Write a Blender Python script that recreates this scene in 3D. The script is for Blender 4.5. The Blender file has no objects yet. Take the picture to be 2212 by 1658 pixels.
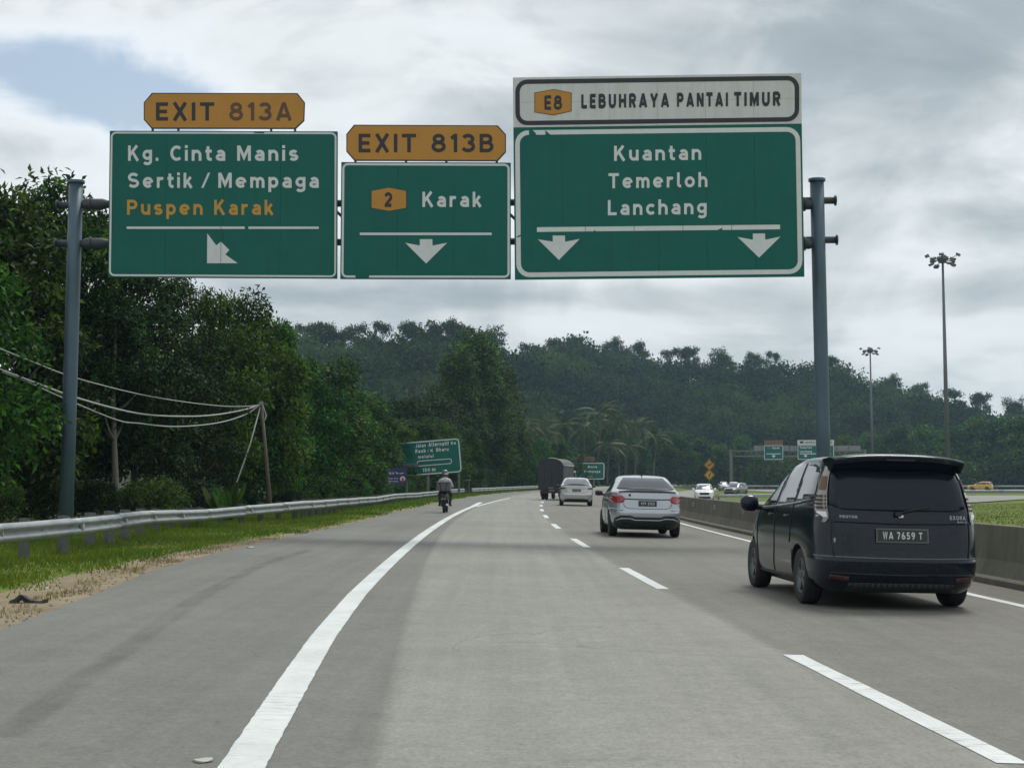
import bpy, bmesh, math, random
import numpy as np
from mathutils import Vector, Matrix
from mathutils.bvhtree import BVHTree
from mathutils.geometry import delaunay_2d_cdt

scene = bpy.context.scene
COL = scene.collection
R = math.radians
random.seed(7)

# ------------------------------------------------------------------ camera
FPX, HORIZ = 3400.0, 1035.0            # focal length and horizon row of a 2212 px wide frame
EYE = 1.32
PITCH = math.atan((HORIZ - 829) / FPX)
cam_d = bpy.data.cameras.new('camera')
cam_d.sensor_width = 36.0
cam_d.lens = 36.0 * FPX / 2212
cam_d.clip_start, cam_d.clip_end = 0.1, 6000
cam = bpy.data.objects.new('camera', cam_d)
cam.location = (0, 0, EYE)
cam.rotation_euler = (R(90) + PITCH, 0, 0)
COL.objects.link(cam)
scene.camera = cam

# ------------------------------------------------------------------ world: hazy daylight behind broken cloud
SUN_EL, SUN_AZ = R(60), R(28)          # high tropical sun ahead of the camera, azimuth clockwise from +Y
w = bpy.data.worlds.new('World'); scene.world = w; w.use_nodes = True
nt = w.node_tree; nt.nodes.clear()
def N(t, **k):
    n = nt.nodes.new(t)
    for a, b in k.items(): setattr(n, a, b)
    return n
def LK(a, b): nt.links.new(a, b)
def MATH(op, a, b=None, clamp=False):
    n = N('ShaderNodeMath', operation=op, use_clamp=clamp)
    for i, v in enumerate((a, b)):
        if v is None: continue
        if isinstance(v, (int, float)): n.inputs[i].default_value = v
        else: LK(v, n.inputs[i])
    return n.outputs[0]
out = N('ShaderNodeOutputWorld'); bg = N('ShaderNodeBackground'); bg.inputs['Strength'].default_value = 0.1
LK(bg.outputs[0], out.inputs[0])
sky = N('ShaderNodeTexSky', sky_type='NISHITA', sun_disc=False)
sky.sun_elevation = SUN_EL; sky.sun_rotation = SUN_AZ
sky.air_density = 1.0; sky.dust_density = 2.0; sky.ozone_density = 1.0
tc = N('ShaderNodeTexCoord')
sep = N('ShaderNodeSeparateXYZ'); LK(tc.outputs['Generated'], sep.inputs[0])
zc = MATH('ADD', MATH('MAXIMUM', sep.outputs['Z'], 0.0), 0.16)
pu = MATH('DIVIDE', sep.outputs['X'], zc); pv = MATH('DIVIDE', sep.outputs['Y'], zc)
cmb = N('ShaderNodeCombineXYZ'); LK(pu, cmb.inputs[0]); LK(pv, cmb.inputs[1]); cmb.inputs[2].default_value = 3.1
def NOISE(scale, detail, rough, vec, dist=0.0):
    n = N('ShaderNodeTexNoise'); n.inputs['Scale'].default_value = scale; n.inputs['Detail'].default_value = detail
    n.inputs['Roughness'].default_value = rough; n.inputs['Distortion'].default_value = dist
    LK(vec, n.inputs['Vector']); return n.outputs['Fac']
def set_ramp(cr, stops):
    e = cr.elements; rgba = lambda c: (c, c, c, 1) if isinstance(c, (int, float)) else (*c, 1)
    e[0].position = stops[0][0]; e[0].color = rgba(stops[0][1]); e[-1].position = stops[-1][0]; e[-1].color = rgba(stops[-1][1])
    for p, c in stops[1:-1]:
        q = e.new(p); q.color = rgba(c)
def RAMP(fac, stops, interp='EASE'):
    n = N('ShaderNodeValToRGB'); n.color_ramp.interpolation = interp; set_ramp(n.color_ramp, stops)
    LK(fac, n.inputs[0]); return n.outputs[0]
def MIX(fac, a, b, mode='MIX'):
    n = N('ShaderNodeMix', data_type='RGBA', blend_type=mode)
    for s, v in ((n.inputs[0], fac), (n.inputs[6], a), (n.inputs[7], b)):
        if hasattr(v, 'links'): LK(v, s)
        elif isinstance(v, (int, float)): s.default_value = v
        else: s.default_value = (*v, 1)
    return n.outputs[2]
big = NOISE(0.55, 4, 0.55, cmb.outputs[0], 0.5)
dsc = N('ShaderNodeVectorMath', operation='MULTIPLY'); LK(tc.outputs['Generated'], dsc.inputs[0]); dsc.inputs[1].default_value = (1.0, 1.0, 1.9)
lump = NOISE(7.0, 8, 0.55, dsc.outputs[0], 0.6)
fine = MATH('ADD', MATH('MULTIPLY', NOISE(1.7, 9, 0.55, cmb.outputs[0], 0.35), .45), MATH('MULTIPLY', lump, .55))
thick = MATH('ADD', MATH('MULTIPLY', MATH('SUBTRACT', big, .5), 0.42), MATH('MULTIPLY', MATH('SUBTRACT', fine, .5), 0.95))
thick = MATH('ADD', thick, 0.455)
def BLOB(px, py, rx, ry, amp):
    """a thicker (amp > 0) or thinner cloud bank around one direction of the sky"""
    a = (px - 1106) / 3400; b_ = (829 - py) / 3400
    d = Vector((a, math.cos(PITCH) - b_ * math.sin(PITCH), math.sin(PITCH) + b_ * math.cos(PITCH))).normalized()
    sb = N('ShaderNodeVectorMath', operation='SUBTRACT'); LK(tc.outputs['Generated'], sb.inputs[0]); sb.inputs[1].default_value = d
    ml = N('ShaderNodeVectorMath', operation='MULTIPLY'); LK(sb.outputs[0], ml.inputs[0]); ml.inputs[1].default_value = (3400 / rx, 3400 / rx, 3400 / ry)
    ln = N('ShaderNodeVectorMath', operation='LENGTH'); LK(ml.outputs[0], ln.inputs[0])
    return MATH('MULTIPLY', RAMP(ln.outputs['Value'], [(0.0, 1.0), (1.0, 0.0)]), amp)
for q in [(90, 130, 460, 220, -.24), (330, 235, 330, 120, -.13), (850, 90, 620, 200, -.07), (80, 300, 330, 110, .05), (1600, 230, 1200, 420, .115), (2150, 60, 700, 260, .10), (1350, 60, 420, 150, .05), (500, 420, 900, 120, -.03),
          (2050, 480, 420, 90, .10), (2080, 625, 520, 75, .13), (1300, 640, 620, 60, .11), (820, 640, 480, 50, .10), (1950, 720, 520, 75, -.07), (1300, 715, 600, 45, -.06), (1850, 430, 260, 90, -.03)]:
    thick = MATH('ADD', thick, BLOB(*q))
cloudcol = RAMP(thick, [(0.36, (7.3, 7.8, 8.2)), (0.46, (6.9, 7.3, 7.5)), (0.54, (5.2, 5.65, 5.9)), (0.64, (3.5, 4.0, 4.35)), (0.78, (2.5, 3.0, 3.4))], 'LINEAR')
cover = RAMP(thick, [(0.24, 0.12), (0.40, 1.0)])
blue = MIX(1.0, sky.outputs[0], (1.0, 1.0, 0.95), 'MULTIPLY')
skycol = MIX(cover, blue, cloudcol)
low = RAMP(sep.outputs['Z'], [(0.0, 1.0), (0.16, 0.0)])
skycol = MIX(MATH('MULTIPLY', low, 0.25), skycol, (5.2, 5.5, 5.3))
LK(skycol, bg.inputs['Color'])

sun_d = bpy.data.lights.new('sun', 'SUN'); sun_d.energy = 1.85; sun_d.angle = R(20); sun_d.color = (1.0, 0.965, 0.90)
sun = bpy.data.objects.new('sun', sun_d); COL.objects.link(sun)
sd = Vector((math.sin(SUN_AZ) * math.cos(SUN_EL), math.cos(SUN_AZ) * math.cos(SUN_EL), math.sin(SUN_EL)))
sun.rotation_euler = (-sd).to_track_quat('-Z', 'Y').to_euler()
sun.location = (0, 0, 80)
vs = scene.view_settings
vs.view_transform = 'Standard'; vs.look = 'None'; vs.exposure = 0.29; vs.gamma = 1.0; vs.use_curve_mapping = False
scene.render.engine = 'CYCLES'
cy = scene.cycles
cy.use_denoising = True; cy.max_bounces = 6; cy.diffuse_bounces = 2; cy.glossy_bounces = 3; cy.transmission_bounces = 4
cy.transparent_max_bounces = 6; cy.volume_bounces = 0; cy.sample_clamp_indirect = 4; cy.caustics_reflective = False; cy.caustics_refractive = False

# ------------------------------------------------------------------ geometry of the view and of the road
def P(px, py, Y):
    """the point at depth Y that is seen at (px, py) of a 2212 px wide frame"""
    a = (px - 1106) / FPX; b = (829 - py) / FPX
    dy = math.cos(PITCH) - b * math.sin(PITCH); dz = math.sin(PITCH) + b * math.cos(PITCH)
    t = Y / dy
    return Vector((a * t, Y, EYE + dz * t))
def D(y):
    """x of the dashed lane line: the road bends gently to the right"""
    return 1.25 + (5.3e-4 if y < 55 else 3.6e-4) * (y - 55) ** 2
def Dp(y): return 2 * (5.3e-4 if y < 55 else 3.6e-4) * (y - 55)
TILT = 0.022
def zr(s): return -TILT * (s + 2.7)
def road(s, y, dz=0.0): return Vector((D(y) + s, y, zr(s) + dz))
EY = [-20, 8, 13, 18, 25, 32, 45, 80, 125, 150, 190, 260, 460]
ES = [-6.2, -6.25, -6.35, -6.6, -6.8, -6.4, -5.8, -5.5, -5.5, -5.2, -4.6, -4.6, -4.6]
_ey = np.linspace(-20, 460, 961); _es = np.interp(_ey, EY, ES); _es = np.convolve(np.pad(_es, 8, mode='edge'), np.ones(17) / 17, mode='valid')
def Eedge(y): return float(np.interp(y, _ey, _es))
def smooth(a, b, x):
    t = np.clip((x - a) / (b - a), 0, 1); return t * t * (3 - 2 * t)

# ------------------------------------------------------------------ materials
MATS = {}
class G:
    """small node graph writer for one material"""
    def __init__(s, name):
        s.m = bpy.data.materials.new(name); s.m.use_nodes = True; s.t = s.m.node_tree; s.t.nodes.clear()
        s.out = s.n('ShaderNodeOutputMaterial'); s.b = s.n('ShaderNodeBsdfPrincipled'); s.l(s.b.outputs[0], s.out.inputs[0])
    def n(s, t, **k):
        n = s.t.nodes.new(t)
        for a, b in k.items(): setattr(n, a, b)
        return n
    def l(s, a, b): s.t.links.new(a, b)
    def setin(s, sock, v):
        if hasattr(v, 'links'): s.l(v, sock)
        elif isinstance(v, (tuple, list)) and len(v) == 3 and sock.type == 'RGBA': sock.default_value = (*v, 1)
        else: sock.default_value = v
    def coord(s, kind='Object', scale=None):
        c = s.n('ShaderNodeTexCoord').outputs[kind]
        if scale is not None:
            m = s.n('ShaderNodeMapping'); m.inputs['Scale'].default_value = scale; s.l(c, m.inputs[0]); c = m.outputs[0]
        return c
    def noise(s, scale, detail=4, rough=0.55, vec=None, dist=0.0):
        n = s.n('ShaderNodeTexNoise'); n.inputs['Scale'].default_value = scale; n.inputs['Detail'].default_value = detail
        n.inputs['Roughness'].default_value = rough; n.inputs['Distortion'].default_value = dist
        s.l(vec if vec is not None else s.coord(), n.inputs['Vector']); return n.outputs['Fac']
    def ramp(s, fac, stops, interp='LINEAR'):
        n = s.n('ShaderNodeValToRGB'); n.color_ramp.interpolation = interp; set_ramp(n.color_ramp, stops)
        s.l(fac, n.inputs[0]); return n.outputs[0]
    def mix(s, fac, a, b, mode='MIX'):
        n = s.n('ShaderNodeMix', data_type='RGBA', blend_type=mode)
        s.setin(n.inputs[0], fac); s.setin(n.inputs[6], a); s.setin(n.inputs[7], b); return n.outputs[2]
    def math(s, op, a, b=0.0, clamp=False):
        n = s.n('ShaderNodeMath', operation=op, use_clamp=clamp); s.setin(n.inputs[0], a); s.setin(n.inputs[1], b); return n.outputs[0]
    def attr(s, name):
        return s.n('ShaderNodeAttribute', attribute_name=name)
    def bump(s, h, strength=0.3, dist=0.02):
        n = s.n('ShaderNodeBump'); n.inputs['Strength'].default_value = strength; n.inputs['Distance'].default_value = dist
        s.l(h, n.inputs['Height']); s.l(n.outputs[0], s.b.inputs['Normal'])
    def p(s, **k):
        for a, v in k.items(): s.setin(s.b.inputs[a.replace('_', ' ')], v)
        return s
def simple(name, col, rough=0.6, metal=0.0, var=0.12, scale=3.0, bump=0.0, coat=0.0, spec=0.5):
    g = G(name)
    f = g.noise(scale, 6, 0.6)
    dark = tuple(c * (1 - var) for c in col); lite = tuple(min(1, c * (1 + var)) for c in col)
    g.p(Base_Color=g.mix(f, dark, lite), Roughness=rough, Metallic=metal, Specular_IOR_Level=spec, Coat_Weight=coat)
    if coat: g.b.inputs['Coat Roughness'].default_value = 0.04
    if bump: g.bump(g.noise(scale * 6, 6, 0.6), bump, 0.01)
    MATS[name] = g.m
    return g.m

# asphalt: the overlay on the middle lane is paler; bands follow the attribute «lat» (metres from the dashed line)
g = G('asphalt')
lat = g.attr('lat').outputs['Fac']
lat01 = g.math('DIVIDE', g.math('ADD', lat, 10.0), 20.0)
wob = g.math('MULTIPLY', g.math('SUBTRACT', g.noise(2.0, 5, 0.6), 0.5), 0.0012)
band = g.ramp(g.math('ADD', lat01, wob), [(0.0, (.140, .139, .125)), (.17, (.140, .139, .125)), (.185, (.148, .150, .138)), (.335, (.144, .147, .136)), (.3472, (.138, .141, .130)),
     (.3478, (.222, .224, .208)), (.4992, (.214, .214, .196)), (.5004, (.156, .153, .139)), (.70, (.156, .150, .133)), (.715, (.118, .110, .092))])
obj = g.coord('Object')
big = g.noise(0.18, 5, 0.6, obj); med = g.noise(1.6, 7, 0.68, obj); spk = g.noise(38, 5, 0.75, obj); agg = g.noise(9, 6, 0.8, obj)
c = g.mix(1.0, band, g.ramp(big, [(.3, .88), (.7, 1.09)]), 'MULTIPLY')
c = g.mix(1.0, c, g.ramp(med, [(.3, .90), (.7, 1.07)]), 'MULTIPLY')
c = g.mix(1.0, c, g.ramp(agg, [(.25, .80), (.5, 1.0), (.75, 1.16)]), 'MULTIPLY')
c = g.mix(1.0, c, g.ramp(spk, [(.2, .55), (.5, 1.0), (.8, 1.5)]), 'MULTIPLY')
tr = g.math('SINE', g.math('MULTIPLY', g.math('ADD', lat, 1.055), 3.45))      # wheel tracks about 1.8 m apart
c = g.mix(g.math('MULTIPLY', g.math('ADD', tr, 1.0), 0.045), c, (.08, .08, .075))
strk = g.noise(1.0, 6, 0.65, g.coord('Object', (3.5, 0.06, 1)))
c = g.mix(1.0, c, g.ramp(strk, [(.35, .91), (.65, 1.06)]), 'MULTIPLY')
# oil drips and small tar spots, a few hairline cracks
drip = g.ramp(g.noise(5.5, 3, .6, g.coord('Object', (1, .45, 1))), [(.70, 0), (.76, .5)])
c = g.mix(drip, c, (.06, .06, .055))
vo = g.n('ShaderNodeTexVoronoi', feature='DISTANCE_TO_EDGE'); vo.inputs['Scale'].default_value = .22
wv = g.n('ShaderNodeVectorMath', operation='ADD'); nzv = g.n('ShaderNodeTexNoise'); nzv.inputs['Scale'].default_value = .9; nzv.inputs['Detail'].default_value = 7; g.l(obj, nzv.inputs['Vector']); g.l(obj, wv.inputs[0]); g.l(nzv.outputs['Color'], wv.inputs[1]); g.l(wv.outputs[0], vo.inputs['Vector'])
crk = g.ramp(vo.outputs['Distance'], [(0.0, .55), (.0022, 0.0)])
c = g.mix(g.math('MULTIPLY', crk, g.ramp(g.noise(.12, 3, .5, obj), [(.5, 0), (.6, 1)])), c, (.05, .05, .047))
c = g.mix(1.0, c, (1.0, 1.0, .965), 'MULTIPLY')
g.p(Base_Color=c, Roughness=0.82, Specular_IOR_Level=0.35); g.bump(spk, 0.25, 0.006)
MATS['asphalt'] = g.m

g = G('road_paint')
o = g.coord('Object', (1.5, 14, 1))
wear = g.noise(2.2, 8, 0.7, o); w2 = g.noise(0.35, 4, 0.6)
wearm = g.ramp(g.math('ADD', g.math('MULTIPLY', wear, .75), g.math('MULTIPLY', w2, .35)), [(.42, 1.0), (.49, 0.0)])
c = g.mix(g.noise(25, 4, .6), (.50, .53, .52), (.66, .69, .68)); c = g.mix(1.0, c, g.ramp(g.noise(1.4, 7, .7, g.coord('Object', (1.2, .5, 1))), [(.3, .78), (.65, 1.05)]), 'MULTIPLY')
c = g.mix(wearm, c, (.20, .20, .19))
g.p(Base_Color=c, Roughness=0.6); MATS['road_paint'] = g.m
g = G('tyre_stain')
g.p(Base_Color=(.095, .095, .088), Roughness=.85); tr_ = g.n('ShaderNodeBsdfTransparent'); mx = g.n('ShaderNodeMixShader')
g.l(g.math('MULTIPLY', g.ramp(g.noise(3.5, 5, .6, g.coord('Object', (1, .25, 1))), [(.35, 0.03), (.65, 0.26)]), g.attr('edge').outputs['Fac']), mx.inputs[0]); g.l(tr_.outputs[0], mx.inputs[1]); g.l(g.b.outputs[0], mx.inputs[2]); g.l(mx.outputs[0], g.out.inputs[0])
MATS['tyre_stain'] = g.m

g = G('ground')          # grass, sandy shoulder next to the road (attribute «sand»), leaf litter under the trees (attribute «litter»)
o = g.coord('Object')
gr = g.ramp(g.noise(.35, 6, .65, o), [(.3, (.065, .105, .018)), (.5, (.105, .145, .024)), (.72, (.18, .18, .05))])
gr = g.mix(1.0, gr, g.ramp(g.noise(6, 5, .7, o), [(.3, .7), (.7, 1.25)]), 'MULTIPLY')
sa = g.ramp(g.noise(1.6, 7, .7, o), [(.3, (.17, .135, .085)), (.6, (.25, .205, .14)), (.8, (.30, .26, .19))])
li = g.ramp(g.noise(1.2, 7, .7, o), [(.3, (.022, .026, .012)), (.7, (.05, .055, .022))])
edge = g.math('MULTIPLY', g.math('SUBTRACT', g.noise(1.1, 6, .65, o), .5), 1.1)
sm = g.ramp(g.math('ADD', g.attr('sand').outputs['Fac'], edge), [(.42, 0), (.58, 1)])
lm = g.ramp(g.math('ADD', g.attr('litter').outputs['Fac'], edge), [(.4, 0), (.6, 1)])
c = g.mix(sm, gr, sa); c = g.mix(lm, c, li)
g.p(Base_Color=c, Roughness=.95, Specular_IOR_Level=.1); g.bump(g.noise(14, 5, .7, o), .5, .03)
MATS['ground'] = g.m

def leaf_mat(name, lo, hi, trans=0.25, gloss=.55, spec=.1):
    g = G(name)
    t = g.attr('tone').outputs['Fac']; ri = g.n('ShaderNodeObjectInfo').outputs['Random']
    c = g.ramp(t, [(0, lo), (.55, tuple((a + b) / 2 for a, b in zip(lo, hi))), (1, hi)])
    hs = g.n('ShaderNodeHueSaturation'); g.l(c, hs.inputs['Color'])
    g.l(g.math('ADD', g.math('MULTIPLY', ri, .05), .475), hs.inputs['Hue'])
    g.l(g.math('ADD', g.math('MULTIPLY', g.math('FRACT', g.math('MULTIPLY', ri, 7.3)), .55), .68), hs.inputs['Value'])
    c = hs.outputs[0]
    g.p(Base_Color=c, Roughness=gloss, Specular_IOR_Level=spec)
    tl = g.n('ShaderNodeBsdfTranslucent'); g.l(g.mix(1.0, c, (1.25, 1.25, .6), 'MULTIPLY'), tl.inputs[0])
    mx = g.n('ShaderNodeMixShader'); mx.inputs[0].default_value = trans
    g.l(g.b.outputs[0], mx.inputs[1]); g.l(tl.outputs[0], mx.inputs[2]); g.l(mx.outputs[0], g.out.inputs[0])
    MATS[name] = g.m
    return g.m
leaf_mat('leaf_bright', (.006, .030, .009), (.100, .225, .034), .3)
leaf_mat('leaf_dark', (.003, .013, .006), (.042, .095, .022), .2)
leaf_mat('leaf_vine', (.006, .027, .009), (.088, .195, .034), .3)
leaf_mat('leaf_hill', (.004, .022, .013), (.078, .145, .044), .28, .7, .05)
leaf_mat('leaf_palm', (.014, .036, .011), (.062, .100, .030), .2, .55, .15)
leaf_mat('leaf_grass', (.055, .105, .012), (.165, .205, .030), .3, .6, .1)
leaf_mat('leaf_mown', (.075, .105, .016), (.16, .175, .034), .25, .6, .1)
leaf_mat('leaf_dry', (.20, .18, .08), (.36, .31, .16), .25, .7)
simple('bark', (.085, .075, .06), .9, var=.4, scale=5, bump=.6)
simple('bark_pale', (.20, .185, .155), .9, var=.35, scale=5, bump=.5)
g = G('galvanised')
o = g.coord('Object')
c = g.ramp(g.noise(2.0, 7, .65, o), [(.3, (.20, .225, .235)), (.6, (.31, .34, .35)), (.8, (.24, .25, .25))])
c = g.mix(g.ramp(g.noise(9, 6, .7, g.coord('Object', (1, 1, 4))), [(.6, 0), (.78, .55)]), c, (.17, .15, .12))
g.p(Base_Color=c, Roughness=.55, Metallic=.3); MATS['galvanised'] = g.m
simple('post_grey', (.125, .138, .13), .75, .2, var=.35, scale=6)
simple('pole_paint', (.072, .115, .148), .5, .3, var=.25, scale=1.6)
simple('truss_dark', (.06, .07, .08), .6, .3, var=.2)
g = G('sign_green')
o = g.coord('Object')
c = g.mix(g.noise(1.4, 6, .6, o), (.002, .092, .072), (.003, .128, .098))
c = g.mix(g.ramp(g.noise(1.0, 6, .65, g.coord('Object', (6, 6, .5))), [(.5, 0), (.8, .35)]), c, (.006, .080, .065))
g.p(Base_Color=c, Roughness=.45, Specular_IOR_Level=.22); g.bump(g.noise(3, 2, .5, o), .05, .02); MATS['sign_green'] = g.m
simple('sign_green_edge', (.004, .05, .036), .5, var=.2)
g = G('sign_white'); o = g.coord('Object')
c = g.mix(g.ramp(g.noise(1.3, 7, .65, g.coord('Object', (4, 4, .8))), [(.45, 0), (.75, .5)]), (.56, .575, .56), (.40, .385, .31))
g.p(Base_Color=c, Roughness=.5); MATS['sign_white'] = g.m
simple('sign_letter', (.60, .625, .615), .45, var=.12, scale=8)
simple('sign_orange_dull', (.16, .09, .045), .5, var=.2)
simple('sign_orange', (.45, .20, .012), .45, var=.16, scale=1.5)
simple('sign_letter_orange', (.50, .255, .025), .45, var=.12)
simple('sign_black', (.012, .012, .016), .5, var=.2)
simple('sign_brown', (.10, .045, .014), .5, var=.25, scale=1.2)
simple('sign_blue', (.012, .018, .10), .5, var=.2)
simple('sign_red', (.45, .03, .03), .5)
simple('sign_yellow', (.50, .27, .02), .5)
simple('board_back', (.20, .20, .21), .6, .3)
g = G('concrete')
o = g.coord('Object')
c = g.ramp(g.noise(.7, 7, .65, o), [(.3, (.075, .070, .054)), (.55, (.118, .108, .084)), (.75, (.165, .148, .118))])
st = g.ramp(g.noise(1.0, 7, .7, g.coord('Object', (1.6, 1.6, .22))), [(.45, 0), (.7, .85)])
c = g.mix(st, c, (.055, .058, .046)); c = g.mix(g.ramp(g.noise(3.2, 6, .7, o), [(.5, 0), (.8, .6)]), c, (.05, .06, .03))
g.p(Base_Color=c, Roughness=.92); g.bump(g.noise(18, 6, .6, o), .35, .01); MATS['concrete'] = g.m
simple('concrete_pale', (.34, .32, .27), .9, var=.15, scale=.8)
simple('mast', (.11, .12, .125), .5, .5, var=.2)
simple('timber_pole', (.12, .10, .075), .9, var=.4, scale=4, bump=.5)
simple('cable', (.36, .38, .37), .6, var=.1)
# vehicles
def paint(name, col, rough, metal, coat, dirt=.0, dirtcol=(.2, .19, .17)):
    g = G(name); o = g.coord('Object')
    c = g.mix(g.noise(1.5, 3, .5, o), tuple(x * .95 for x in col), tuple(x * 1.05 for x in col))
    d = g.math('MULTIPLY', g.ramp(g.noise(7, 8, .7, o), [(.35, .25), (.75, 1)]), dirt)
    c = g.mix(d, c, dirtcol)
    g.p(Base_Color=c, Roughness=g.math('ADD', g.math('MULTIPLY', d, .5), rough), Metallic=metal, Coat_Weight=coat)
    g.b.inputs['Coat Roughness'].default_value = .06
    MATS[name] = g.m
paint('paint_black', (.0035, .007, .014), .17, .0, .3, .10, (.022, .036, .055))
MATS['paint_black'].node_tree.nodes['Principled BSDF'].inputs['Specular IOR Level'].default_value = .2
simple('reflector_dull', (.055, .014, .016), .3)
paint('paint_silver', (.42, .447, .495), .30, .65, .7, .10)
paint('paint_silver_warm', (.50, .48, .47), .30, .6, .7, .12)
paint('paint_white', (.72, .74, .74), .3, .0, .6, .06)
paint('paint_yellow', (.55, .33, .04), .35, .0, .5)
paint('paint_grey', (.14, .15, .16), .35, .3, .5)
simple('glass_dark', (.012, .016, .020), .06, 0, var=.1, spec=.7, coat=.3)
simple('glass_rear', (.008, .014, .022), .14, 0, var=.25, scale=2, spec=.24)
simple('glass_grey', (.060, .072, .085), .10, 0, var=.15, scale=2, spec=.6)
simple('rubber', (.016, .016, .017), .85, var=.3, scale=8)
simple('trim_black', (.012, .013, .015), .55, var=.2)
simple('rim_metal', (.13, .14, .145), .4, .6)
simple('chrome', (.55, .57, .6), .2, .9)
simple('lamp_red', (.33, .022, .03), .15, var=.2, scale=14, coat=.6)
simple('badge_dull', (.26, .28, .30), .4, .5)
simple('lamp_clear', (.20, .165, .135), .18, .1, var=.35, scale=16, coat=.7)
simple('lamp_white', (.62, .64, .66), .12, .2, var=.2, scale=12, coat=.6)
simple('plate_black', (.012, .013, .015), .45)
simple('plate_letter', (.55, .57, .56), .5)
simple('tarp_dark', (.022, .026, .032), .75, var=.25, scale=2, bump=.3)
simple('tarp_side', (.085, .095, .095), .8, var=.25, scale=2, bump=.3)
simple('rope_pale', (.42, .43, .40), .8)
simple('shirt', (.50, .48, .50), .85)
simple('trousers', (.020, .021, .026), .85)
simple('skin', (.25, .14, .09), .6)
simple('box_grey', (.10, .10, .108), .6, var=.15)
simple('helmet', (.05, .06, .065), .2, coat=.5)
simple('bike_black', (.016, .017, .019), .4)
simple('litter_black', (.012, .012, .012), .7)
simple('litter_white', (.36, .36, .33), .6)
simple('tar_joint', (.115, .117, .108), .9, var=.3, scale=4)
simple('pebble', (.30, .27, .22), .9)

# ------------------------------------------------------------------ mesh building
class MB:
    def __init__(s): s.v = []; s.f = []; s.mi = []; s.sm = []
    def face(s, idx, mi=0, sm=False): s.f.append(tuple(idx)); s.mi.append(mi); s.sm.append(sm)
    def add(s, verts, faces, mi=0, sm=False):
        o = len(s.v); s.v += [tuple(p) for p in verts]
        for f in faces: s.face([i + o for i in f], mi, sm)
        return s
    def box(s, c, d, mi=0, rot=None, taper=1.0):
        hx, hy, hz = d[0] / 2, d[1] / 2, d[2] / 2
        vs_ = [Vector((sx * hx * (taper if sz > 0 else 1), sy * hy * (taper if sz > 0 else 1), sz * hz)) for sz in (-1, 1) for sx, sy in ((-1, -1), (1, -1), (1, 1), (-1, 1))]
        if rot is not None: vs_ = [rot @ p for p in vs_]
        return s.add([p + Vector(c) for p in vs_], [(3, 2, 1, 0), (4, 5, 6, 7), (0, 1, 5, 4), (1, 2, 6, 5), (2, 3, 7, 6), (3, 0, 4, 7)], mi)
    def tube(s, pts, r, n=8, mi=0, caps=True, sm=True):
        pts = [Vector(p) for p in pts]; rr = r if isinstance(r, (list, tuple)) else [r] * len(pts)
        o = len(s.v); ref = None
        for i, p in enumerate(pts):
            t = (pts[min(i + 1, len(pts) - 1)] - pts[max(i - 1, 0)]).normalized()
            if ref is None: ref = Vector((0, 0, 1)).cross(t) if abs(t.z) < .9 else Vector((1, 0, 0)).cross(t)
            ref = (ref - t * ref.dot(t)).normalized(); q = t.cross(ref)
            for k in range(n):
                a = 2 * math.pi * k / n
                s.v.append(tuple(p + (ref * math.cos(a) + q * math.sin(a)) * rr[i]))
        for i in range(len(pts) - 1):
            for k in range(n):
                a, b = o + i * n + k, o + i * n + (k + 1) % n
                s.face((a, b, b + n, a + n), mi, sm)
        if caps:
            s.face([o + k for k in range(n)][::-1], mi); s.face([o + (len(pts) - 1) * n + k for k in range(n)], mi)
        return s
    def cyl(s, a, b, r, n=16, mi=0): return s.tube([a, b], r, n, mi)
    def lathe(s, prof, axis_o, axis_d, n=24, mi=0, sm=True):
        """prof: (radius, distance along axis)"""
        ad = Vector(axis_d).normalized(); u = ad.orthogonal().normalized(); v_ = ad.cross(u); o = len(s.v); ao = Vector(axis_o)
        for r, h in prof:
            for k in range(n):
                a = 2 * math.pi * k / n
                s.v.append(tuple(ao + ad * h + (u * math.cos(a) + v_ * math.sin(a)) * r))
        for i in range(len(prof) - 1):
            for k in range(n):
                a, b = o + i * n + k, o + i * n + (k + 1) % n
                s.face((a, b, b + n, a + n), mi, sm)
        return s
    def build(s, name, mats, parent=None, smooth=None):
        me = bpy.data.meshes.new(name)
        me.from_pydata([tuple(p) for p in s.v], [], s.f)
        ms = mats if isinstance(mats, (list, tuple)) else [mats]
        for m in ms: me.materials.append(MATS[m] if isinstance(m, str) else m)
        me.polygons.foreach_set('material_index', s.mi)
        me.polygons.foreach_set('use_smooth', [smooth] * len(s.f) if smooth is not None else s.sm)
        me.update()
        return link(name, me, parent)
def link(name, me, parent=None):
    o = bpy.data.objects.new(name, me); COL.objects.link(o)
    if parent is not None: o.parent = parent
    return o
def thing(name, label, cat, loc=(0, 0, 0), rz=0.0, group=None, rot=None):
    o = bpy.data.objects.new(name, None); COL.objects.link(o); o.location = loc
    o.rotation_euler = rot if rot is not None else (0, 0, rz); o.empty_display_size = .3
    return tag(o, label, cat, group)
def tag(o, label, cat, group=None):
    o['label'] = label; o['category'] = cat
    if group: o['group'] = group
    return o
def kind(o, k): o['kind'] = k; return o
def dup(o, parent=None):
    c = o.copy(); COL.objects.link(c); c.parent = parent
    for ch in o.children: dup(ch, c)
    return c
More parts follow.
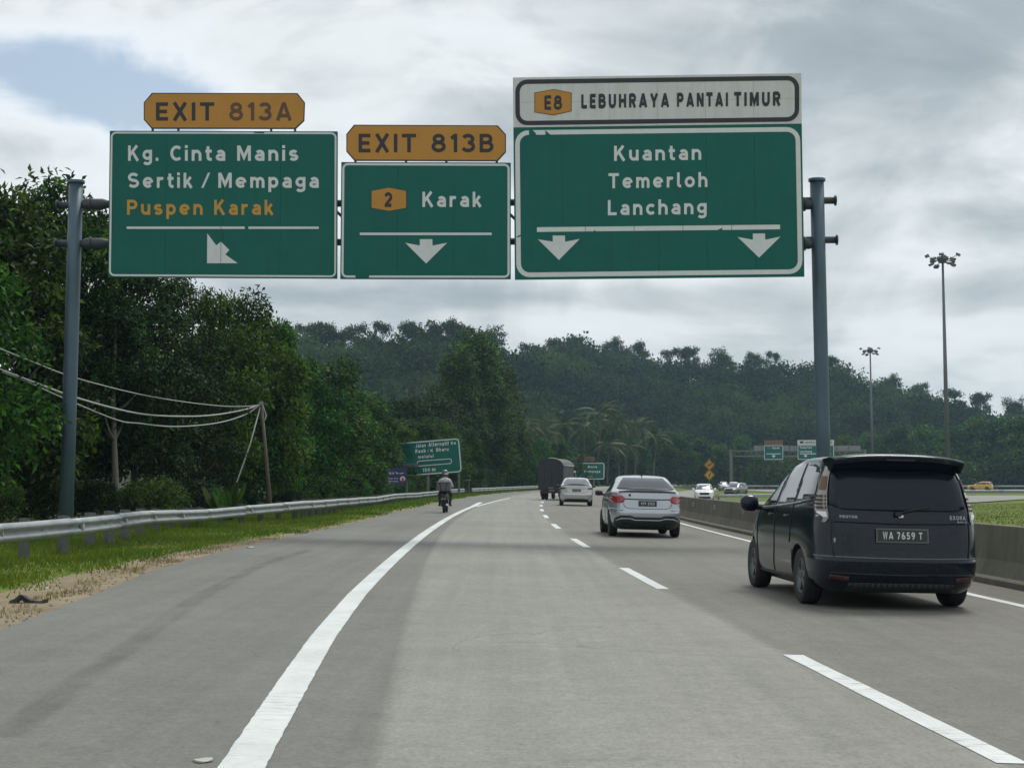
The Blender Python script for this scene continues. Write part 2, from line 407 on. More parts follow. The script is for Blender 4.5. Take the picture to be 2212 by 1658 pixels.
def np_mesh(name, V, F, mat, attrs=None, smooth=False):
    """fast mesh from arrays: V (n,3), F (m,k) with constant k"""
    me = bpy.data.meshes.new(name); m, k = F.shape
    me.vertices.add(len(V)); me.vertices.foreach_set('co', np.ascontiguousarray(V, dtype=np.float32).ravel())
    me.loops.add(m * k); me.loops.foreach_set('vertex_index', np.ascontiguousarray(F, dtype=np.int32).ravel())
    me.polygons.add(m); me.polygons.foreach_set('loop_start', np.arange(0, m * k, k, dtype=np.int32))
    for a, val in (attrs or {}).items():
        at = me.attributes.new(a, 'FLOAT', 'POINT'); at.data.foreach_set('value', np.ascontiguousarray(val, dtype=np.float32))
    me.update(calc_edges=True); me.validate()
    if smooth: me.polygons.foreach_set('use_smooth', np.ones(m, dtype=bool))
    me.materials.append(MATS[mat] if isinstance(mat, str) else mat)
    return me
# highway lettering drawn as strokes of one width
def arc(cx, cy, rx, ry, a0, a1):
    n = max(3, int(abs(a1 - a0) / 18)); return [(cx + rx * math.cos(R(a0 + (a1 - a0) * i / n)), cy + ry * math.sin(R(a0 + (a1 - a0) * i / n))) for i in range(n + 1)]
def oval(cx, cy, rx, ry): return [arc(cx, cy, rx, ry, -5, 180), arc(cx, cy, rx, ry, 175, 365)]
h_ = .095; st_ = [(0, 0), (0, 1)]
GL = {
 'E': [st_, [(0, h_), (.56, h_)], [(0, .5), (.5, .5)], [(0, 1 - h_), (.56, 1 - h_)]], 'X': [[(0, 0), (.62, 1)], [(0, 1), (.62, 0)]], 'I': [st_],
 'T': [[(.33, 0), (.33, 1)], [(-.06, 1 - h_), (.72, 1 - h_)]], 'K': [st_, [(.02, .36), (.56, 1)], [(.22, .6), (.62, 0)]], 'C': [arc(.35, .5, .35, .405, 48, 312)],
 'M': [st_, [(.74, 0), (.74, 1)], [(0.02, .98), (.37, .22), (.72, .98)]], 'S': [arc(.31, .7025, .3, .2025, 28, 270) + arc(.31, .2975, .31, .2025, 90, -152)[1:]],
 'P': [st_, [(0, 1 - h_), (.32, 1 - h_)] + arc(.32, .685, .24, .22, 90, -90)[1:] + [(0, .465)]],
 'R': [st_, [(0, 1 - h_), (.32, 1 - h_)] + arc(.32, .695, .24, .21, 90, -90)[1:] + [(0, .485)], [(.26, .5), (.58, 0)]],
 'B': [st_, [(0, 1 - h_), (.32, 1 - h_)] + arc(.32, .715, .22, .19, 90, -90)[1:] + [(0, .525)], [(0, .525), (.34, .525)] + arc(.34, .31, .26, .215, 90, -90)[1:] + [(0, h_)]],
 'L': [st_, [(0, h_), (.54, h_)]], 'A': [[(-.03, 0), (.34, 1)], [(.34, 1), (.71, 0)], [(.12, .27), (.56, .27)]],
 'U': [[(0, 1), (0, .36)] + arc(.3, .36, .3, .265, 180, 360)[1:] + [(.6, 1)]], 'H': [st_, [(.6, 0), (.6, 1)], [(0, .5), (.6, .5)]],
 'Y': [[(-.02, 1), (.33, .42)], [(.68, 1), (.33, .42)], [(.33, .48), (.33, 0)]], 'N': [st_, [(.6, 0), (.6, 1)], [(.02, .98), (.58, .02)]],
 'W': [[(0, 1), (.2, .05), (.42, .95), (.64, .05), (.84, 1)]], 'J': [[(.42, 1), (.42, .3)] + arc(.21, .3, .21, .205, 0, -165)[1:]], 'D': [st_, [(0, 1 - h_), (.25, 1 - h_)] + arc(.25, .5, .35, .405, 90, -90)[1:] + [(0, h_)]],
 'F': [st_, [(0, .5), (.5, .5)], [(0, 1 - h_), (.56, 1 - h_)]], 'V': [[(0, 1), (.33, 0)], [(.66, 1), (.33, 0)]], 'G': [arc(.35, .5, .35, .405, 48, 340) + [(.68, .5)], [(.36, .47), (.72, .47)]],
 'O': oval(.35, .5, .35, .405), 'Q': oval(.35, .5, .35, .405) + [[(.42, .25), (.72, -.02)]], 'w': [[(0, .72), (.17, .04), (.35, .68), (.53, .04), (.7, .72)]], 'x': [[(0, 0), (.46, .72)], [(0, .72), (.46, 0)]],
 '8': oval(.31, .725, .25, .18) + oval(.31, .31, .31, .215), '1': [[(.22, 0), (.22, 1)], [(.2, .93), (-.02, .74)]],
 '3': [arc(.29, .715, .27, .19, 158, -90), arc(.29, .31, .31, .215, 90, -158)], '2': [arc(.3, .68, .29, .225, 165, -28) + [(.02, h_)], [(-.06, h_), (.62, h_)]],
 '0': oval(.3, .5, .3, .405), '5': [[(.55, 1 - h_), (.1, 1 - h_), (.05, .53)], arc(.27, .33, .3, .24, 140, -150)], '6': oval(.3, .3, .3, .21) + [[(.0, .3), (.06, .6), (.42, 1)]],
 '7': [[(-.02, 1 - h_), (.6, 1 - h_)], [(.58, .9), (.2, 0)]], '9': oval(.3, .7, .3, .21) + [[(.6, .7), (.54, .4), (.18, 0)]], '4': [[(.45, 0), (.45, 1)], [(.45, .98), (0, .3)], [(-.02, .27), (.66, .27)]],
 'a': [arc(.24, .44, .22, .185, 150, 0) + [(.46, 0)], [(.46, .375), (.23, .375)] + arc(.22, .235, .22, .14, 90, 270)[1:] + [(.3, .095), (.46, .17)]],
 'c': [arc(.27, .36, .27, .265, 42, 318)], 'e': [arc(.28, .36, .28, .265, -2, 318), [(.02, .345), (.5, .345)]],
 'g': oval(.25, .39, .25, .235) + [[(.5, .72), (.5, -.03)] + arc(.25, -.03, .25, .16, 0, -155)[1:]], 'h': [st_, arc(.24, .385, .24, .24, 178, 0) + [(.48, 0)]],
 'i': [[(0, 0), (0, .72)], [(0, .83), (0, 1.02)]], 'k': [st_, [(.03, .24), (.42, .72)], [(.16, .44), (.48, 0)]], 'l': [[(0, 1), (0, .23)] + arc(.14, .23, .14, .135, 180, 270)[1:] + [(.21, .095)]],
 'm': [[(0, 0), (0, .72)], arc(.2, .395, .2, .23, 178, 0) + [(.4, 0)], arc(.6, .395, .2, .23, 178, 0) + [(.8, 0)]], 'n': [[(0, 0), (0, .72)], arc(.24, .385, .24, .24, 178, 0) + [(.48, 0)]],
 'o': oval(.28, .36, .28, .265), 'p': oval(.25, .36, .25, .265) + [[(0, .72), (0, -.28)]], 'b': oval(.25, .36, .25, .265) + [st_], 'd': oval(.25, .36, .25, .265) + [[(.5, 0), (.5, 1)]],
 'r': [[(0, 0), (0, .72)], arc(.23, .39, .23, .235, 178, 55)], 's': [arc(.23, .492, .21, .1325, 28, 270) + arc(.23, .2275, .22, .1325, 90, -155)[1:]],
 't': [[(.16, .95), (.16, .24)] + arc(.31, .24, .15, .145, 180, 270)[1:] + [(.42, .095)], [(-.02, .63), (.42, .63)]], 'u': [[(0, .72), (0, .34)] + arc(.24, .34, .24, .245, 180, 358)[1:], [(.48, 0), (.48, .72)]],
 'f': [[(.14, 0), (.14, .78)] + arc(.3, .78, .16, .135, 180, 80)[1:], [(-.02, .63), (.38, .63)]], '.': [[(0, 0), (0, .2)]], '/': [[(0, 0), (.42, 1)]], '-': [[(0, .4), (.35, .4)]]}
def stroke_poly(pts, hw):
    pts = [Vector(p) for p in pts]; n = len(pts); L_, R_ = [], []
    for i, p in enumerate(pts):
        a = (pts[i] - pts[i - 1]).normalized() if i else None; b = (pts[i + 1] - pts[i]).normalized() if i < n - 1 else None
        d1, d2 = a or b, b or a; t = (d1 + d2).normalized() if (d1 + d2).length > 1e-4 else d1
        nn = Vector((-t.y, t.x)); c = max(.45, nn.dot(Vector((-d1.y, d1.x)))); L_.append(p + nn * hw / c); R_.append(p - nn * hw / c)
    return R_ + L_[::-1]
def stroke_text(body, hw=.098, gap=.25, space=.5):
    V, F = [], []; x = 0
    for ch in body:
        if ch == ' ': x += space; continue
        polys = [stroke_poly(p, hw) for p in GL[ch]]
        vs_, fs = [], []
        for q in polys:
            fs.append(list(range(len(vs_), len(vs_) + len(q)))); vs_ += q
        mn = min(v.x for v in vs_); mxx = max(v.x for v in vs_)
        ov, oe, of, _, _, src = delaunay_2d_cdt([Vector(v) for v in vs_], [], fs, 0, 1e-5)
        o = len(V); V += [(v.x - mn + x, v.y) for v in ov]; F += [tuple(i + o for i in f) for f, q in zip(of, src) if q]
        x += mxx - mn + gap
    return V, F
FONT_CACHE = {}
def text_geo(body, bold=0.02, track=1.0):
    key = (body, bold, track)
    if key not in FONT_CACHE:
        c = bpy.data.curves.new('t', 'FONT'); c.body = body; c.offset = bold; c.space_character = track; c.resolution_u = 3
        o = bpy.data.objects.new('t', c); COL.objects.link(o)
        dg = bpy.context.evaluated_depsgraph_get()
        me = bpy.data.meshes.new_from_object(o.evaluated_get(dg))
        V = [(v.co.x, v.co.y) for v in me.vertices]; F = [tuple(p.vertices) for p in me.polygons]
        bpy.data.objects.remove(o); bpy.data.curves.remove(c); bpy.data.meshes.remove(me)
        FONT_CACHE[key] = (V, F)
    return FONT_CACHE[key]

# ------------------------------------------------------------------ terrain
RIDGE_PX = [-400, 300, 600, 650, 760, 880, 960, 1010, 1060, 1100, 1150, 1250, 1350, 1400, 1450, 1550, 1650, 1780, 1850, 1930, 2000, 2060, 2150, 2300, 2700]
RIDGE_PY = [760, 760, 752, 742, 742, 738, 736, 742, 752, 772, 766, 758, 760, 778, 786, 788, 796, 806, 838, 850, 868, 890, 908, 915, 960]
def ridge_line(x): return 430.0 + 130.0 * float(smooth(-25, 35, x))
RX, RH = [], []
for px, py in zip(RIDGE_PX, RIDGE_PY):
    x = 0.0
    for _ in range(80): x = .7 * x + .3 * (px - 1106) / FPX * ridge_line(x)
    RX.append(x); RH.append(EYE + (HORIZ - py) / FPX * ridge_line(x))
def Tz(x, y):
    """ground height (arrays)"""
    x = np.asarray(x, float); y = np.asarray(y, float)
    k = np.where(y < 55, 5.3e-4, 3.6e-4); s = x - (1.25 + k * (np.minimum(y, 460) - 55) ** 2)
    base = -TILT * (np.clip(s, -7, 5.3) + 2.7) - 0.035
    zl = np.interp(y, [0, 40, 80, 120, 190, 300], [.03, .03, -.22, -.2, -.15, 0.0])
    left = smooth(-6.6, -9.2, s); right = smooth(5.35, 12, s)
    z = base * (1 - left) * (1 - right) + left * zl + right * (-.9)
    wl = (s < -8) & (s > -14)
    z = z + .035 * np.sin(x * 1.7 + y * .9) * np.sin(y * .53) * (smooth(-7.6, -9.5, s))
    z = z + .35 * smooth(8, 20, s) * (1 - smooth(60, 110, y)) * smooth(16, 30, y)
    ridge_y = 430.0 + 130.0 * smooth(-25, 35, x)
    h = np.interp(x, RX, RH) - 7.0
    foot = ridge_y - 150
    up = smooth(0, 1, (y - foot) / 150.0) ; down = 1 - smooth(ridge_y + 20, ridge_y + 260, y)
    lump = 1 + .07 * np.sin(x * .06 + 1) * np.sin(y * .05)
    return z + (h + 1.0) * up * down * lump
xs = np.unique(np.concatenate([np.linspace(-420, -40, 40), np.linspace(-40, -14, 27), np.linspace(-14, 14, 85), np.linspace(14, 60, 47), np.linspace(60, 480, 61)]))
ys = np.unique(np.concatenate([np.linspace(-40, 0, 11), np.linspace(0, 70, 141), np.linspace(70, 200, 131), np.linspace(200, 620, 85), np.linspace(620, 1500, 12)]))
XX, YY = np.meshgrid(xs, ys); ZZ = Tz(XX, YY)
V = np.stack([XX, YY, ZZ], -1).reshape(-1, 3); nx, ny = len(xs), len(ys)
ii = (np.arange(ny - 1)[:, None] * nx + np.arange(nx - 1)[None]).ravel()
F = np.stack([ii, ii + 1, ii + 1 + nx, ii + nx], 1)
s_all = V[:, 0] - np.array([D(min(y, 460)) for y in V[:, 1]])
e_all = np.interp(V[:, 1], _ey, _es)
d_edge = e_all - s_all                                   # metres to the left of the road edge
sandw = np.interp(V[:, 1], [0, 14, 20, 28, 40, 60, 200], [1.4, 1.2, 1.1, .85, .45, .4, .4])
sand = 1 - smooth(sandw * .7, sandw * 1.35, d_edge)
sand = np.where(s_all > 5, 0, sand)
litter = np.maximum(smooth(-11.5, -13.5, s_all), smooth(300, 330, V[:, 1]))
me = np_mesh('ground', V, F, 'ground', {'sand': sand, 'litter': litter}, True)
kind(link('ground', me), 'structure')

# ------------------------------------------------------------------ road with its markings as parts
def strip(ylist, s0, s1, dz, name, mat, parent=None, jag=0.0, cols=1, edge=False):
    """sheet following the road between the offsets s0(y) and s1(y)"""
    f0 = s0 if callable(s0) else (lambda y: s0); f1 = s1 if callable(s1) else (lambda y: s1)
    V = []; E_ = []; F = []
    for i, y in enumerate(ylist):
        for c in range(cols + 1):
            t = c / cols; s = f0(y) * (1 - t) + f1(y) * t
            if jag and c in (0, cols): s += random.uniform(-jag, jag)
            V.append(road(s, y, dz)); E_.append(0.0 if c in (0, cols) else 1.0)
    k = cols + 1
    for i in range(len(ylist) - 1):
        for c in range(cols): F.append((i * k + c, i * k + c + 1, (i + 1) * k + c + 1, (i + 1) * k + c))
    me = np_mesh(name, np.array(V), np.array(F), mat, {'edge': np.array(E_)} if edge else None, True)
    return link(name, me, parent)
yl = np.concatenate([np.arange(-20, 8, 2.0), np.arange(8, 60, .5), np.arange(60, 460, 2.5)])
svals = [None, -6.3, -5.6, -4.4, -3.8, -3.05, -2.2, -1.4, -.7, 0, .7, 1.4, 2.2, 3, 3.75, 4.35, 4.98]
V = []; L = []
for y in yl:
    e = Eedge(y) + .018 * math.sin(y * .8) + .012 * math.sin(y * 2.3)
    for s in svals:
        s = e if s is None else s if s > -5 else e + (s + 6.6) * .25 * (-5 - e) / .6 * .6
        V.append(road(s, y)); L.append(s)
k = len(svals); F = [(i * k + c, i * k + c + 1, (i + 1) * k + c + 1, (i + 1) * k + c) for i in range(len(yl) - 1) for c in range(k - 1)]
road_o = kind(link('road', np_mesh('road', np.array(V), np.array(F), 'asphalt', {'lat': np.array(L)}, True)), 'structure')
def part(o, lab=None):
    if lab: o['label'] = lab
    return o
for i in range(16):
    y0 = 7.75 + 12.2 * i - (0 if i else 0); y1 = y0 + 4.75
    strip(np.linspace(y0, y1, 14), -.075, .085, .004, 'lane_dash', 'road_paint', road_o, .004 if y0 < 40 else 0)
def line_c(y): return float(np.interp(y, [-5, 7, 13, 18, 23, 33, 46, 73, 78], [-3.66, -3.68, -3.74, -3.73, -3.67, -3.55, -3.43, -3.32, -3.3]))
yl2 = np.concatenate([np.arange(4, 30, .08), np.arange(30, 79, .3)])
strip(yl2, lambda y: line_c(y) - .105, lambda y: line_c(y) + .105, .004, 'edge_line', 'road_paint', road_o, .0035)
# the line forks: one branch leaves for the exit, the other follows the main carriageway
strip(np.arange(76, 91, 1.0), lambda y: -3.42 - (y - 76) * .012, lambda y: -3.17 - (y - 76) * .012, .0045, 'exit_line', 'road_paint', road_o)
strip(np.arange(77, 112, 1.0), lambda y: -3.22 + (y - 77) * .018, lambda y: -3.06 + (y - 77) * .018, .005, 'edge_line', 'road_paint', road_o)
def er(y): return float(np.interp(y, [0, 20, 38, 53, 120], [3.95, 3.97, 4.28, 4.45, 4.6]))
strip(np.concatenate([np.arange(4, 60, .4), np.arange(60, 300, 3)]), lambda y: er(y) - .075, lambda y: er(y) + .075, .004, 'edge_line', 'road_paint', road_o, .003)
# tyre stain across the exit lane
stain = [(0, 1592), (200, 1452), (430, 1290), (560, 1222), (670, 1186)]
def ground_hit(px, py):
    d = P(px, py, 10.0) - Vector((0, 0, EYE)); z = 0
    for _ in range(50):
        t = (z - EYE) / d.z; q = Vector((0, 0, EYE)) + d * t; z = .5 * z + .5 * zr(q.x - D(q.y))
    return q
sp = [ground_hit(*q) for q in stain]; sy = [q.y for q in sp]; ss = [q.x - D(q.y) for q in sp]
strip(np.linspace(sy[0], sy[-1], 60), lambda y: float(np.interp(y, sy, ss)) - .13, lambda y: float(np.interp(y, sy, ss)) + .13, .004, 'tyre_stain', 'tyre_stain', road_o, .01, 4, True)

# kerb below the median wall, opposite carriageway and far roads
def sweep(path, prof, name, mat, parent=None, caps=True, sm=False):
    """prof: list of (sideways to the right, up); path: points"""
    m = MB(); n = len(prof); path = [Vector(p) for p in path]
    for i, p in enumerate(path):
        t = path[min(i + 1, len(path) - 1)] - path[max(i - 1, 0)]; t.z = 0; t.normalize(); r = Vector((t.y, -t.x, 0))
        for a, b in prof: m.v.append(tuple(p + r * a + Vector((0, 0, b))))
    for i in range(len(path) - 1):
        for c in range(n):
            a, b = i * n + c, i * n + (c + 1) % n
            m.face((a, a + n, b + n, b), 0, sm)
    if caps:
        m.face([c for c in range(n)]); m.face([(len(path) - 1) * n + c for c in range(n)][::-1])
    return m.build(name, mat, parent)
def poly_sheet(near, far, dz, name, mat, base=None):
    V = []; n = len(near); pr = []
    for (a, b), (c, d_) in zip(near, far):
        for t in np.linspace(0, 1, 5): pr.append((a + (c - a) * t, b + (d_ - b) * t))
    pr = np.array(pr); z = Tz(pr[:, 0], pr[:, 1]) + dz
    F = [(i * 5 + j, i * 5 + j + 1, (i + 1) * 5 + j + 1, (i + 1) * 5 + j) for i in range(n - 1) for j in range(4)]
    me = np_mesh(name, np.column_stack([pr, z]), np.array(F), mat, {'lat': np.full(len(pr), -1.5)}, True)
    return kind(link(name, me), 'structure')
wy = np.concatenate([np.arange(6, 80, 2), np.arange(80, 300, 6)])
kerb = kind(sweep([road(4.98, y, 0) for y in wy], [(0, -.1), (.20, -.1), (.20, .10), (.02, .10), (0, .08)], 'kerb', 'concrete'), 'structure')
yo = np.arange(60, 330, 4.0)
near = [(D(y) + 10.6, y) for y in yo]; far = [(D(y) + 15.6, y) for y in yo]
poly_sheet(near, far, .06, 'opposite_road', 'asphalt')
RAIL1 = [(19.3, 150), (24, 152.5), (36, 165), (50, 190), (60, 211), (90, 214), (140, 222)]
poly_sheet([(16.5, 118), (30, 130), (44, 149), (56, 172), (67, 200), (91, 209), (141, 217)], RAIL1, .09, 'slip_road', 'asphalt')
RAIL2 = [(46, 338), (75, 336), (100, 334), (130, 330), (190, 322)]
poly_sheet([(44, 262), (75, 262), (100, 262), (130, 262), (190, 258)], RAIL2, .09, 'far_road', 'asphalt')

# ------------------------------------------------------------------ median wall
wall = thing('median_wall', 'long stained concrete median wall beside the black people carrier', 'wall', road(5.2, 20))
def worldpart(o, par):
    o.parent = par; o.matrix_parent_inverse = Matrix.Translation(-par.location) if par.rotation_euler == mathutils_zero else par.matrix_basis.inverted(); return o
from mathutils import Euler
mathutils_zero = Euler((0, 0, 0))
wprof = [(0, -.12), (.52, -.12), (.52, .03), (.40, .30), (.36, .80), (.16, .80), (.12, .30), (0, .06)]
seg = list(wy)
for i in range(0, len(seg) - 1, 3):
    pts = [road(5.19, y, .02) for y in seg[i:i + 4]]
    if len(pts) < 2: continue
    t = (pts[-1] - pts[-2]).normalized(); pts[-1] = pts[-1] - t * .012
    worldpart(sweep(pts, wprof, 'wall_segment', 'concrete'), wall)
m0 = None
for i, y in enumerate(np.arange(15, 92, 6.0)):
    p = road(5.19 + .11, y, .60)
    if m0 is None:
        m = MB(); m.box((0, 0, 0), (.05, .10, .15)); m.box((-.03, -.052, 0), (.045, .006, .12)); o = m.build('wall_reflector', 'litter_white')
        m0 = o
    else: o = m0.copy(); COL.objects.link(o)
    o.location = p; worldpart(o, wall)

# ------------------------------------------------------------------ steel guardrails
WPROF = [(0, 0), (.03, -.012), (.075, -.05), (.083, -.075), (.075, -.10), (.012, -.145), (.012, -.165), (.075, -.21), (.083, -.235), (.075, -.26), (.03, -.298), (0, -.31)]
WPROF = WPROF + [(a - .006, b) for a, b in WPROF[::-1]]
def guardrail(name, label, nodes, post_h, spacing=2.0, seglen=4.0, gaps=(), side=1, marked=False, reflect=True, detail=True):
    """nodes: points along the top edge of the beam"""
    nodes = [Vector(p) for p in nodes]
    d = [0.0]
    for a, b in zip(nodes, nodes[1:]): d.append(d[-1] + (b - a).length)
    arr = np.array([tuple(p) for p in nodes])
    def at(u): return Vector([float(np.interp(u, d, arr[:, c])) for c in range(3)])
    g_ = thing(name, label, 'guardrail', at(0) - Vector((0, 0, .8)))
    total = d[-1]; u = 0
    while u < total - .5:
        v_ = min(u + seglen, total)
        if not any(a <= (u + v_) / 2 <= b for a, b in gaps):
            pts = [at(u + (v_ - u) * t) for t in np.linspace(0, 1, 5)]
            pts[-1] = pts[-1] - (pts[-1] - pts[-2]).normalized() * .006
            wob = Vector((0, 0, random.uniform(-.008, .008)))
            worldpart(sweep([p + wob for p in pts], [(a * side, b) for a, b in WPROF], 'rail_beam', 'galvanised', sm=True), g_)
        u = v_
    u = .6; first = {}
    def put(kind_, maker, p, a):
        if kind_ not in first: first[kind_] = o = maker()
        else: o = first[kind_].copy(); COL.objects.link(o)
        o.location = p; o.rotation_euler = (0, 0, a); worldpart(o, g_); return o
    def mk_post():
        m = MB(); m.box((0, 0, -post_h / 2 + .05), (.014, .16, post_h + .1)); m.box((.06, -.078, -post_h / 2 + .05), (.12, .012, post_h + .1)); m.box((-.06, .078, -post_h / 2 + .05), (.12, .012, post_h + .1))
        return m.build('post', 'post_grey')
    def mk_block():
        m = MB(); m.box((0, 0, -.155), (.16, .012, .34)); m.box((-.075, .04, -.155), (.012, .08, .34)); m.box((.075, -.04, -.155), (.012, .08, .34)); return m.build('spacer_block', 'post_grey')
    def mk_refl():
        m = MB(); m.box((.045, 0, -.155), (.05, .11, .095)); m.box((.03, .068, -.155), (.06, .02, .11), 1); return m.build('rail_reflector', ['litter_white', 'trim_black'])
    def mk_bolt():
        m = MB(); m.lathe([(.0, .012), (.014, .012), (.018, 0)], (.014, 0, -.155), (1, 0, 0), 8); return m.build('bolt', 'post_grey')
    i = 0
    while u < total:
        if not any(a <= u <= b for a, b in gaps):
            p = at(u); t = at(min(u + .2, total)) - at(max(u - .2, 0)); a = math.atan2(t.y, t.x) - math.pi / 2
            r = Vector((math.cos(a), math.sin(a), 0)) * side
            put('post', mk_post, p - r * .28 + Vector((0, 0, -.065 + random.uniform(0, .02))), a)
            if detail:
                put('block', mk_block, p - r * .11 + Vector((0, 0, .0)), a)
                if i % 2 == 0: put('refl', mk_refl, p + r * .012, a if side > 0 else a + math.pi)
                else: put('bolt', mk_bolt, p + r * .0, a if side > 0 else a + math.pi)
        u += spacing; i += 1
    if marked:
        u = .6; fm = None
        while u < total:
            p = at(u); t = at(min(u + .2, total)) - at(max(u - .2, 0)); a = math.atan2(t.y, t.x) - math.pi / 2
            r = Vector((math.cos(a), math.sin(a), 0)) * side
            if fm is None:
                m = MB(); m.box((0, 0, -.55), (.22, .5, .34)); fm = o = m.build('marker_block', 'litter_white')
            else: o = fm.copy(); COL.objects.link(o)
            o.location = p + r * .16; o.rotation_euler = (0, 0, a); worldpart(o, g_); u += 4.2
    return g_
RAILN = [(-75, 1139.5, 19.5), (0, 1131, 24.3), (62, 1127, 25.4), (161, 1118.5, 27.6), (240, 1111, 30.5), (314, 1103, 35), (384, 1100.8, 39.5), (453, 1098.5, 44), (520, 1092.5, 47), (574, 1088.4, 49.5), (657, 1081.5, 54),
         (740, 1076.5, 66), (812, 1072, 80), (854, 1066, 92), (900, 1064, 101), (945, 1060, 112), (975, 1056.2, 125), (1037, 1053.8, 140), (1089, 1051.6, 165), (1153, 1049, 190), (1190, 1048.5, 215), (1215, 1048, 250)]
rail_pts = [P(*q) for q in RAILN]
guardrail('guardrail', 'long grey steel guardrail with a gentle kink along the grassy verge', rail_pts, .78, gaps=((113.5, 117.6),))
def draped(pts, h): return [Vector((x, y, float(Tz(x, y)) + h)) for x, y in pts]
guardrail('guardrail', 'low steel guardrail with white marker blocks beyond the grass mound', draped(RAIL1, .80), .8, 4.0, 8.0, side=1, marked=True, detail=False)
guardrail('guardrail', 'faraway steel guardrail behind the yellow car', draped(RAIL2, .95), .9, 4.0, 8.0, side=1, detail=False)

# ------------------------------------------------------------------ signs
CAPH = None
class Plane:
    """upright sign face given by four seen corners and the depth of its two ends"""
    def __init__(s, tl, tr, br, bl, Yl, Yr):
        s.Yl, s.Yr = Yl, Yr; s.x0, s.x1 = (tl[0] + bl[0]) / 2, (tr[0] + br[0]) / 2
        a, b = P(s.x0, 829, Yl), P(s.x1, 829, Yr); t = (b - a); t.z = 0; t.normalize(); s.n = Vector((t.y, -t.x, 0))
        s.o = a; s.t = t
    def at(s, px, py, off=0.0):
        # intersect the sight line with the vertical plane
        d = P(px, py, 1.0) - Vector((0, 0, EYE)); c = Vector((0, 0, EYE))
        k = (s.o - c).dot(s.n) / d.dot(s.n)
        return c + d * k + s.n * off
def rrect(tl, tr, br, bl, r, inset=0.0, n=5):
    """rounded quad outline in picture units, corners tl tr br bl, inset inwards"""
    tl, tr, br, bl = [Vector(q) for q in (tl, tr, br, bl)]
    def bil(u, v): return (tl * (1 - u) + tr * u) * (1 - v) + (bl * (1 - u) + br * u) * v
    W = ((tr - tl).length + (br - bl).length) / 2; H = ((bl - tl).length + (br - tr).length) / 2
    pts = []; rr = max(r - inset, .01)
    for cx, cy_, a0 in ((W - inset - rr, inset + rr, -90), (W - inset - rr, H - inset - rr, 0), (inset + rr, H - inset - rr, 90), (inset + rr, inset + rr, 180)):
        for i in range(n + 1):
            a = R(a0 + 90 * i / n); pts.append(bil((cx + rr * math.cos(a)) / W, (cy_ + rr * math.sin(a)) / H))
    return pts
def prism(pl, pts, off, th, mat, name, par, back=None):
    m = MB(); n = len(pts)
    m.v = [tuple(pl.at(x, y, off)) for x, y in pts] + [tuple(pl.at(x, y, off - th)) for x, y in pts]
    f1 = list(range(n)); a = Vector(m.v[1]) - Vector(m.v[0])
    area = sum(pts[i][0] * pts[(i + 1) % n][1] - pts[(i + 1) % n][0] * pts[i][1] for i in range(n))
    if area > 0: f1 = f1[::-1]
    m.face(f1); m.face([i + n for i in f1][::-1])
    for i in range(n):
        j = (i + 1) % n; q = (i, i + n, j + n, j); m.face(q if area > 0 else q[::-1])
    return worldpart(m.build(name, mat), par)
def ring(pl, outer, inner, off, mat, name, par, skip=()):
    m = MB(); n = len(outer)
    m.v = [tuple(pl.at(x, y, off)) for x, y in outer] + [tuple(pl.at(x, y, off)) for x, y in inner]
    for i in range(n):
        j = (i + 1) % n; m.face((i, i + n, j + n, j))
    return worldpart(m.build(name, mat), par)
def flat(pl, pts, off, mat, name, par): return prism(pl, pts, off, .002, mat, name, par)
def words_(pl, body, x0, x1, ycap, ybase, off, mat, par, bold=.098, slope=0.0, track=.25, name='lettering'):
    Vt, Ft = stroke_text(body, bold, track)
    mn = min(v[0] for v in Vt); mx = max(v[0] for v in Vt)
    m = MB()
    for a, b in Vt:
        px = x0 + (a - mn) / (mx - mn) * (x1 - x0); py = ybase - b * (ybase - ycap) + slope * (px - x0)
        m.v.append(tuple(pl.at(px, py, off)))
    for f in Ft: m.face(f)
    return worldpart(m.build(name, mat), par)
def panels(pl, tl, tr, br, bl, cols, off, th, mat, name, par, rows=1, gap=.35):
    tl, tr, br, bl = [Vector(q) for q in (tl, tr, br, bl)]
    def bil(u, v): return (tl * (1 - u) + tr * u) * (1 - v) + (bl * (1 - u) + br * u) * v
    W = (tr - tl).length; H = (bl - tl).length
    for i in range(cols):
        for j in range(rows):
            g0, g1 = gap / 2 / W, gap / 2 / H
            u0, u1 = i / cols + (g0 if i else 0), (i + 1) / cols - (g0 if i < cols - 1 else 0); v0, v1 = j / rows + (g1 if j else 0), (j + 1) / rows - (g1 if j < rows - 1 else 0)
            prism(pl, [bil(u0, v0), bil(u1, v0), bil(u1, v1), bil(u0, v1)], off + random.uniform(-.002, .002), th, mat, name, par)
GY = 36.0
gan = thing('sign_gantry', 'grey steel gantry of two round posts carrying the big green overhead signs', 'gantry', Vector((P(150, 1100, GY).x, GY, 0)))
def gpost(px_top, px_bot, ytop, label=None):
    a = P(px_top, ytop, GY + .55); b = P(px_bot, 1120, GY + .55); dirn = (b - a).normalized()
    z0 = float(Tz(b.x, b.y)) - .3 if px_bot < 1000 else -1.0
    b = a + dirn * ((a.z - z0) / -dirn.z)
    m = MB(); m.tube([a, a + (b - a) * .25, a + (b - a) * .6, b], .163, 24)
    m.lathe([(0, .03), (.20, .03), (.20, -.03), (.165, -.03)], a, (0, 0, 1), 24, 0, False)
    return worldpart(m.build('post', 'pole_paint'), gan)
gpost(164.5, 143, 393); gpost(1764.5, 1782, 389)
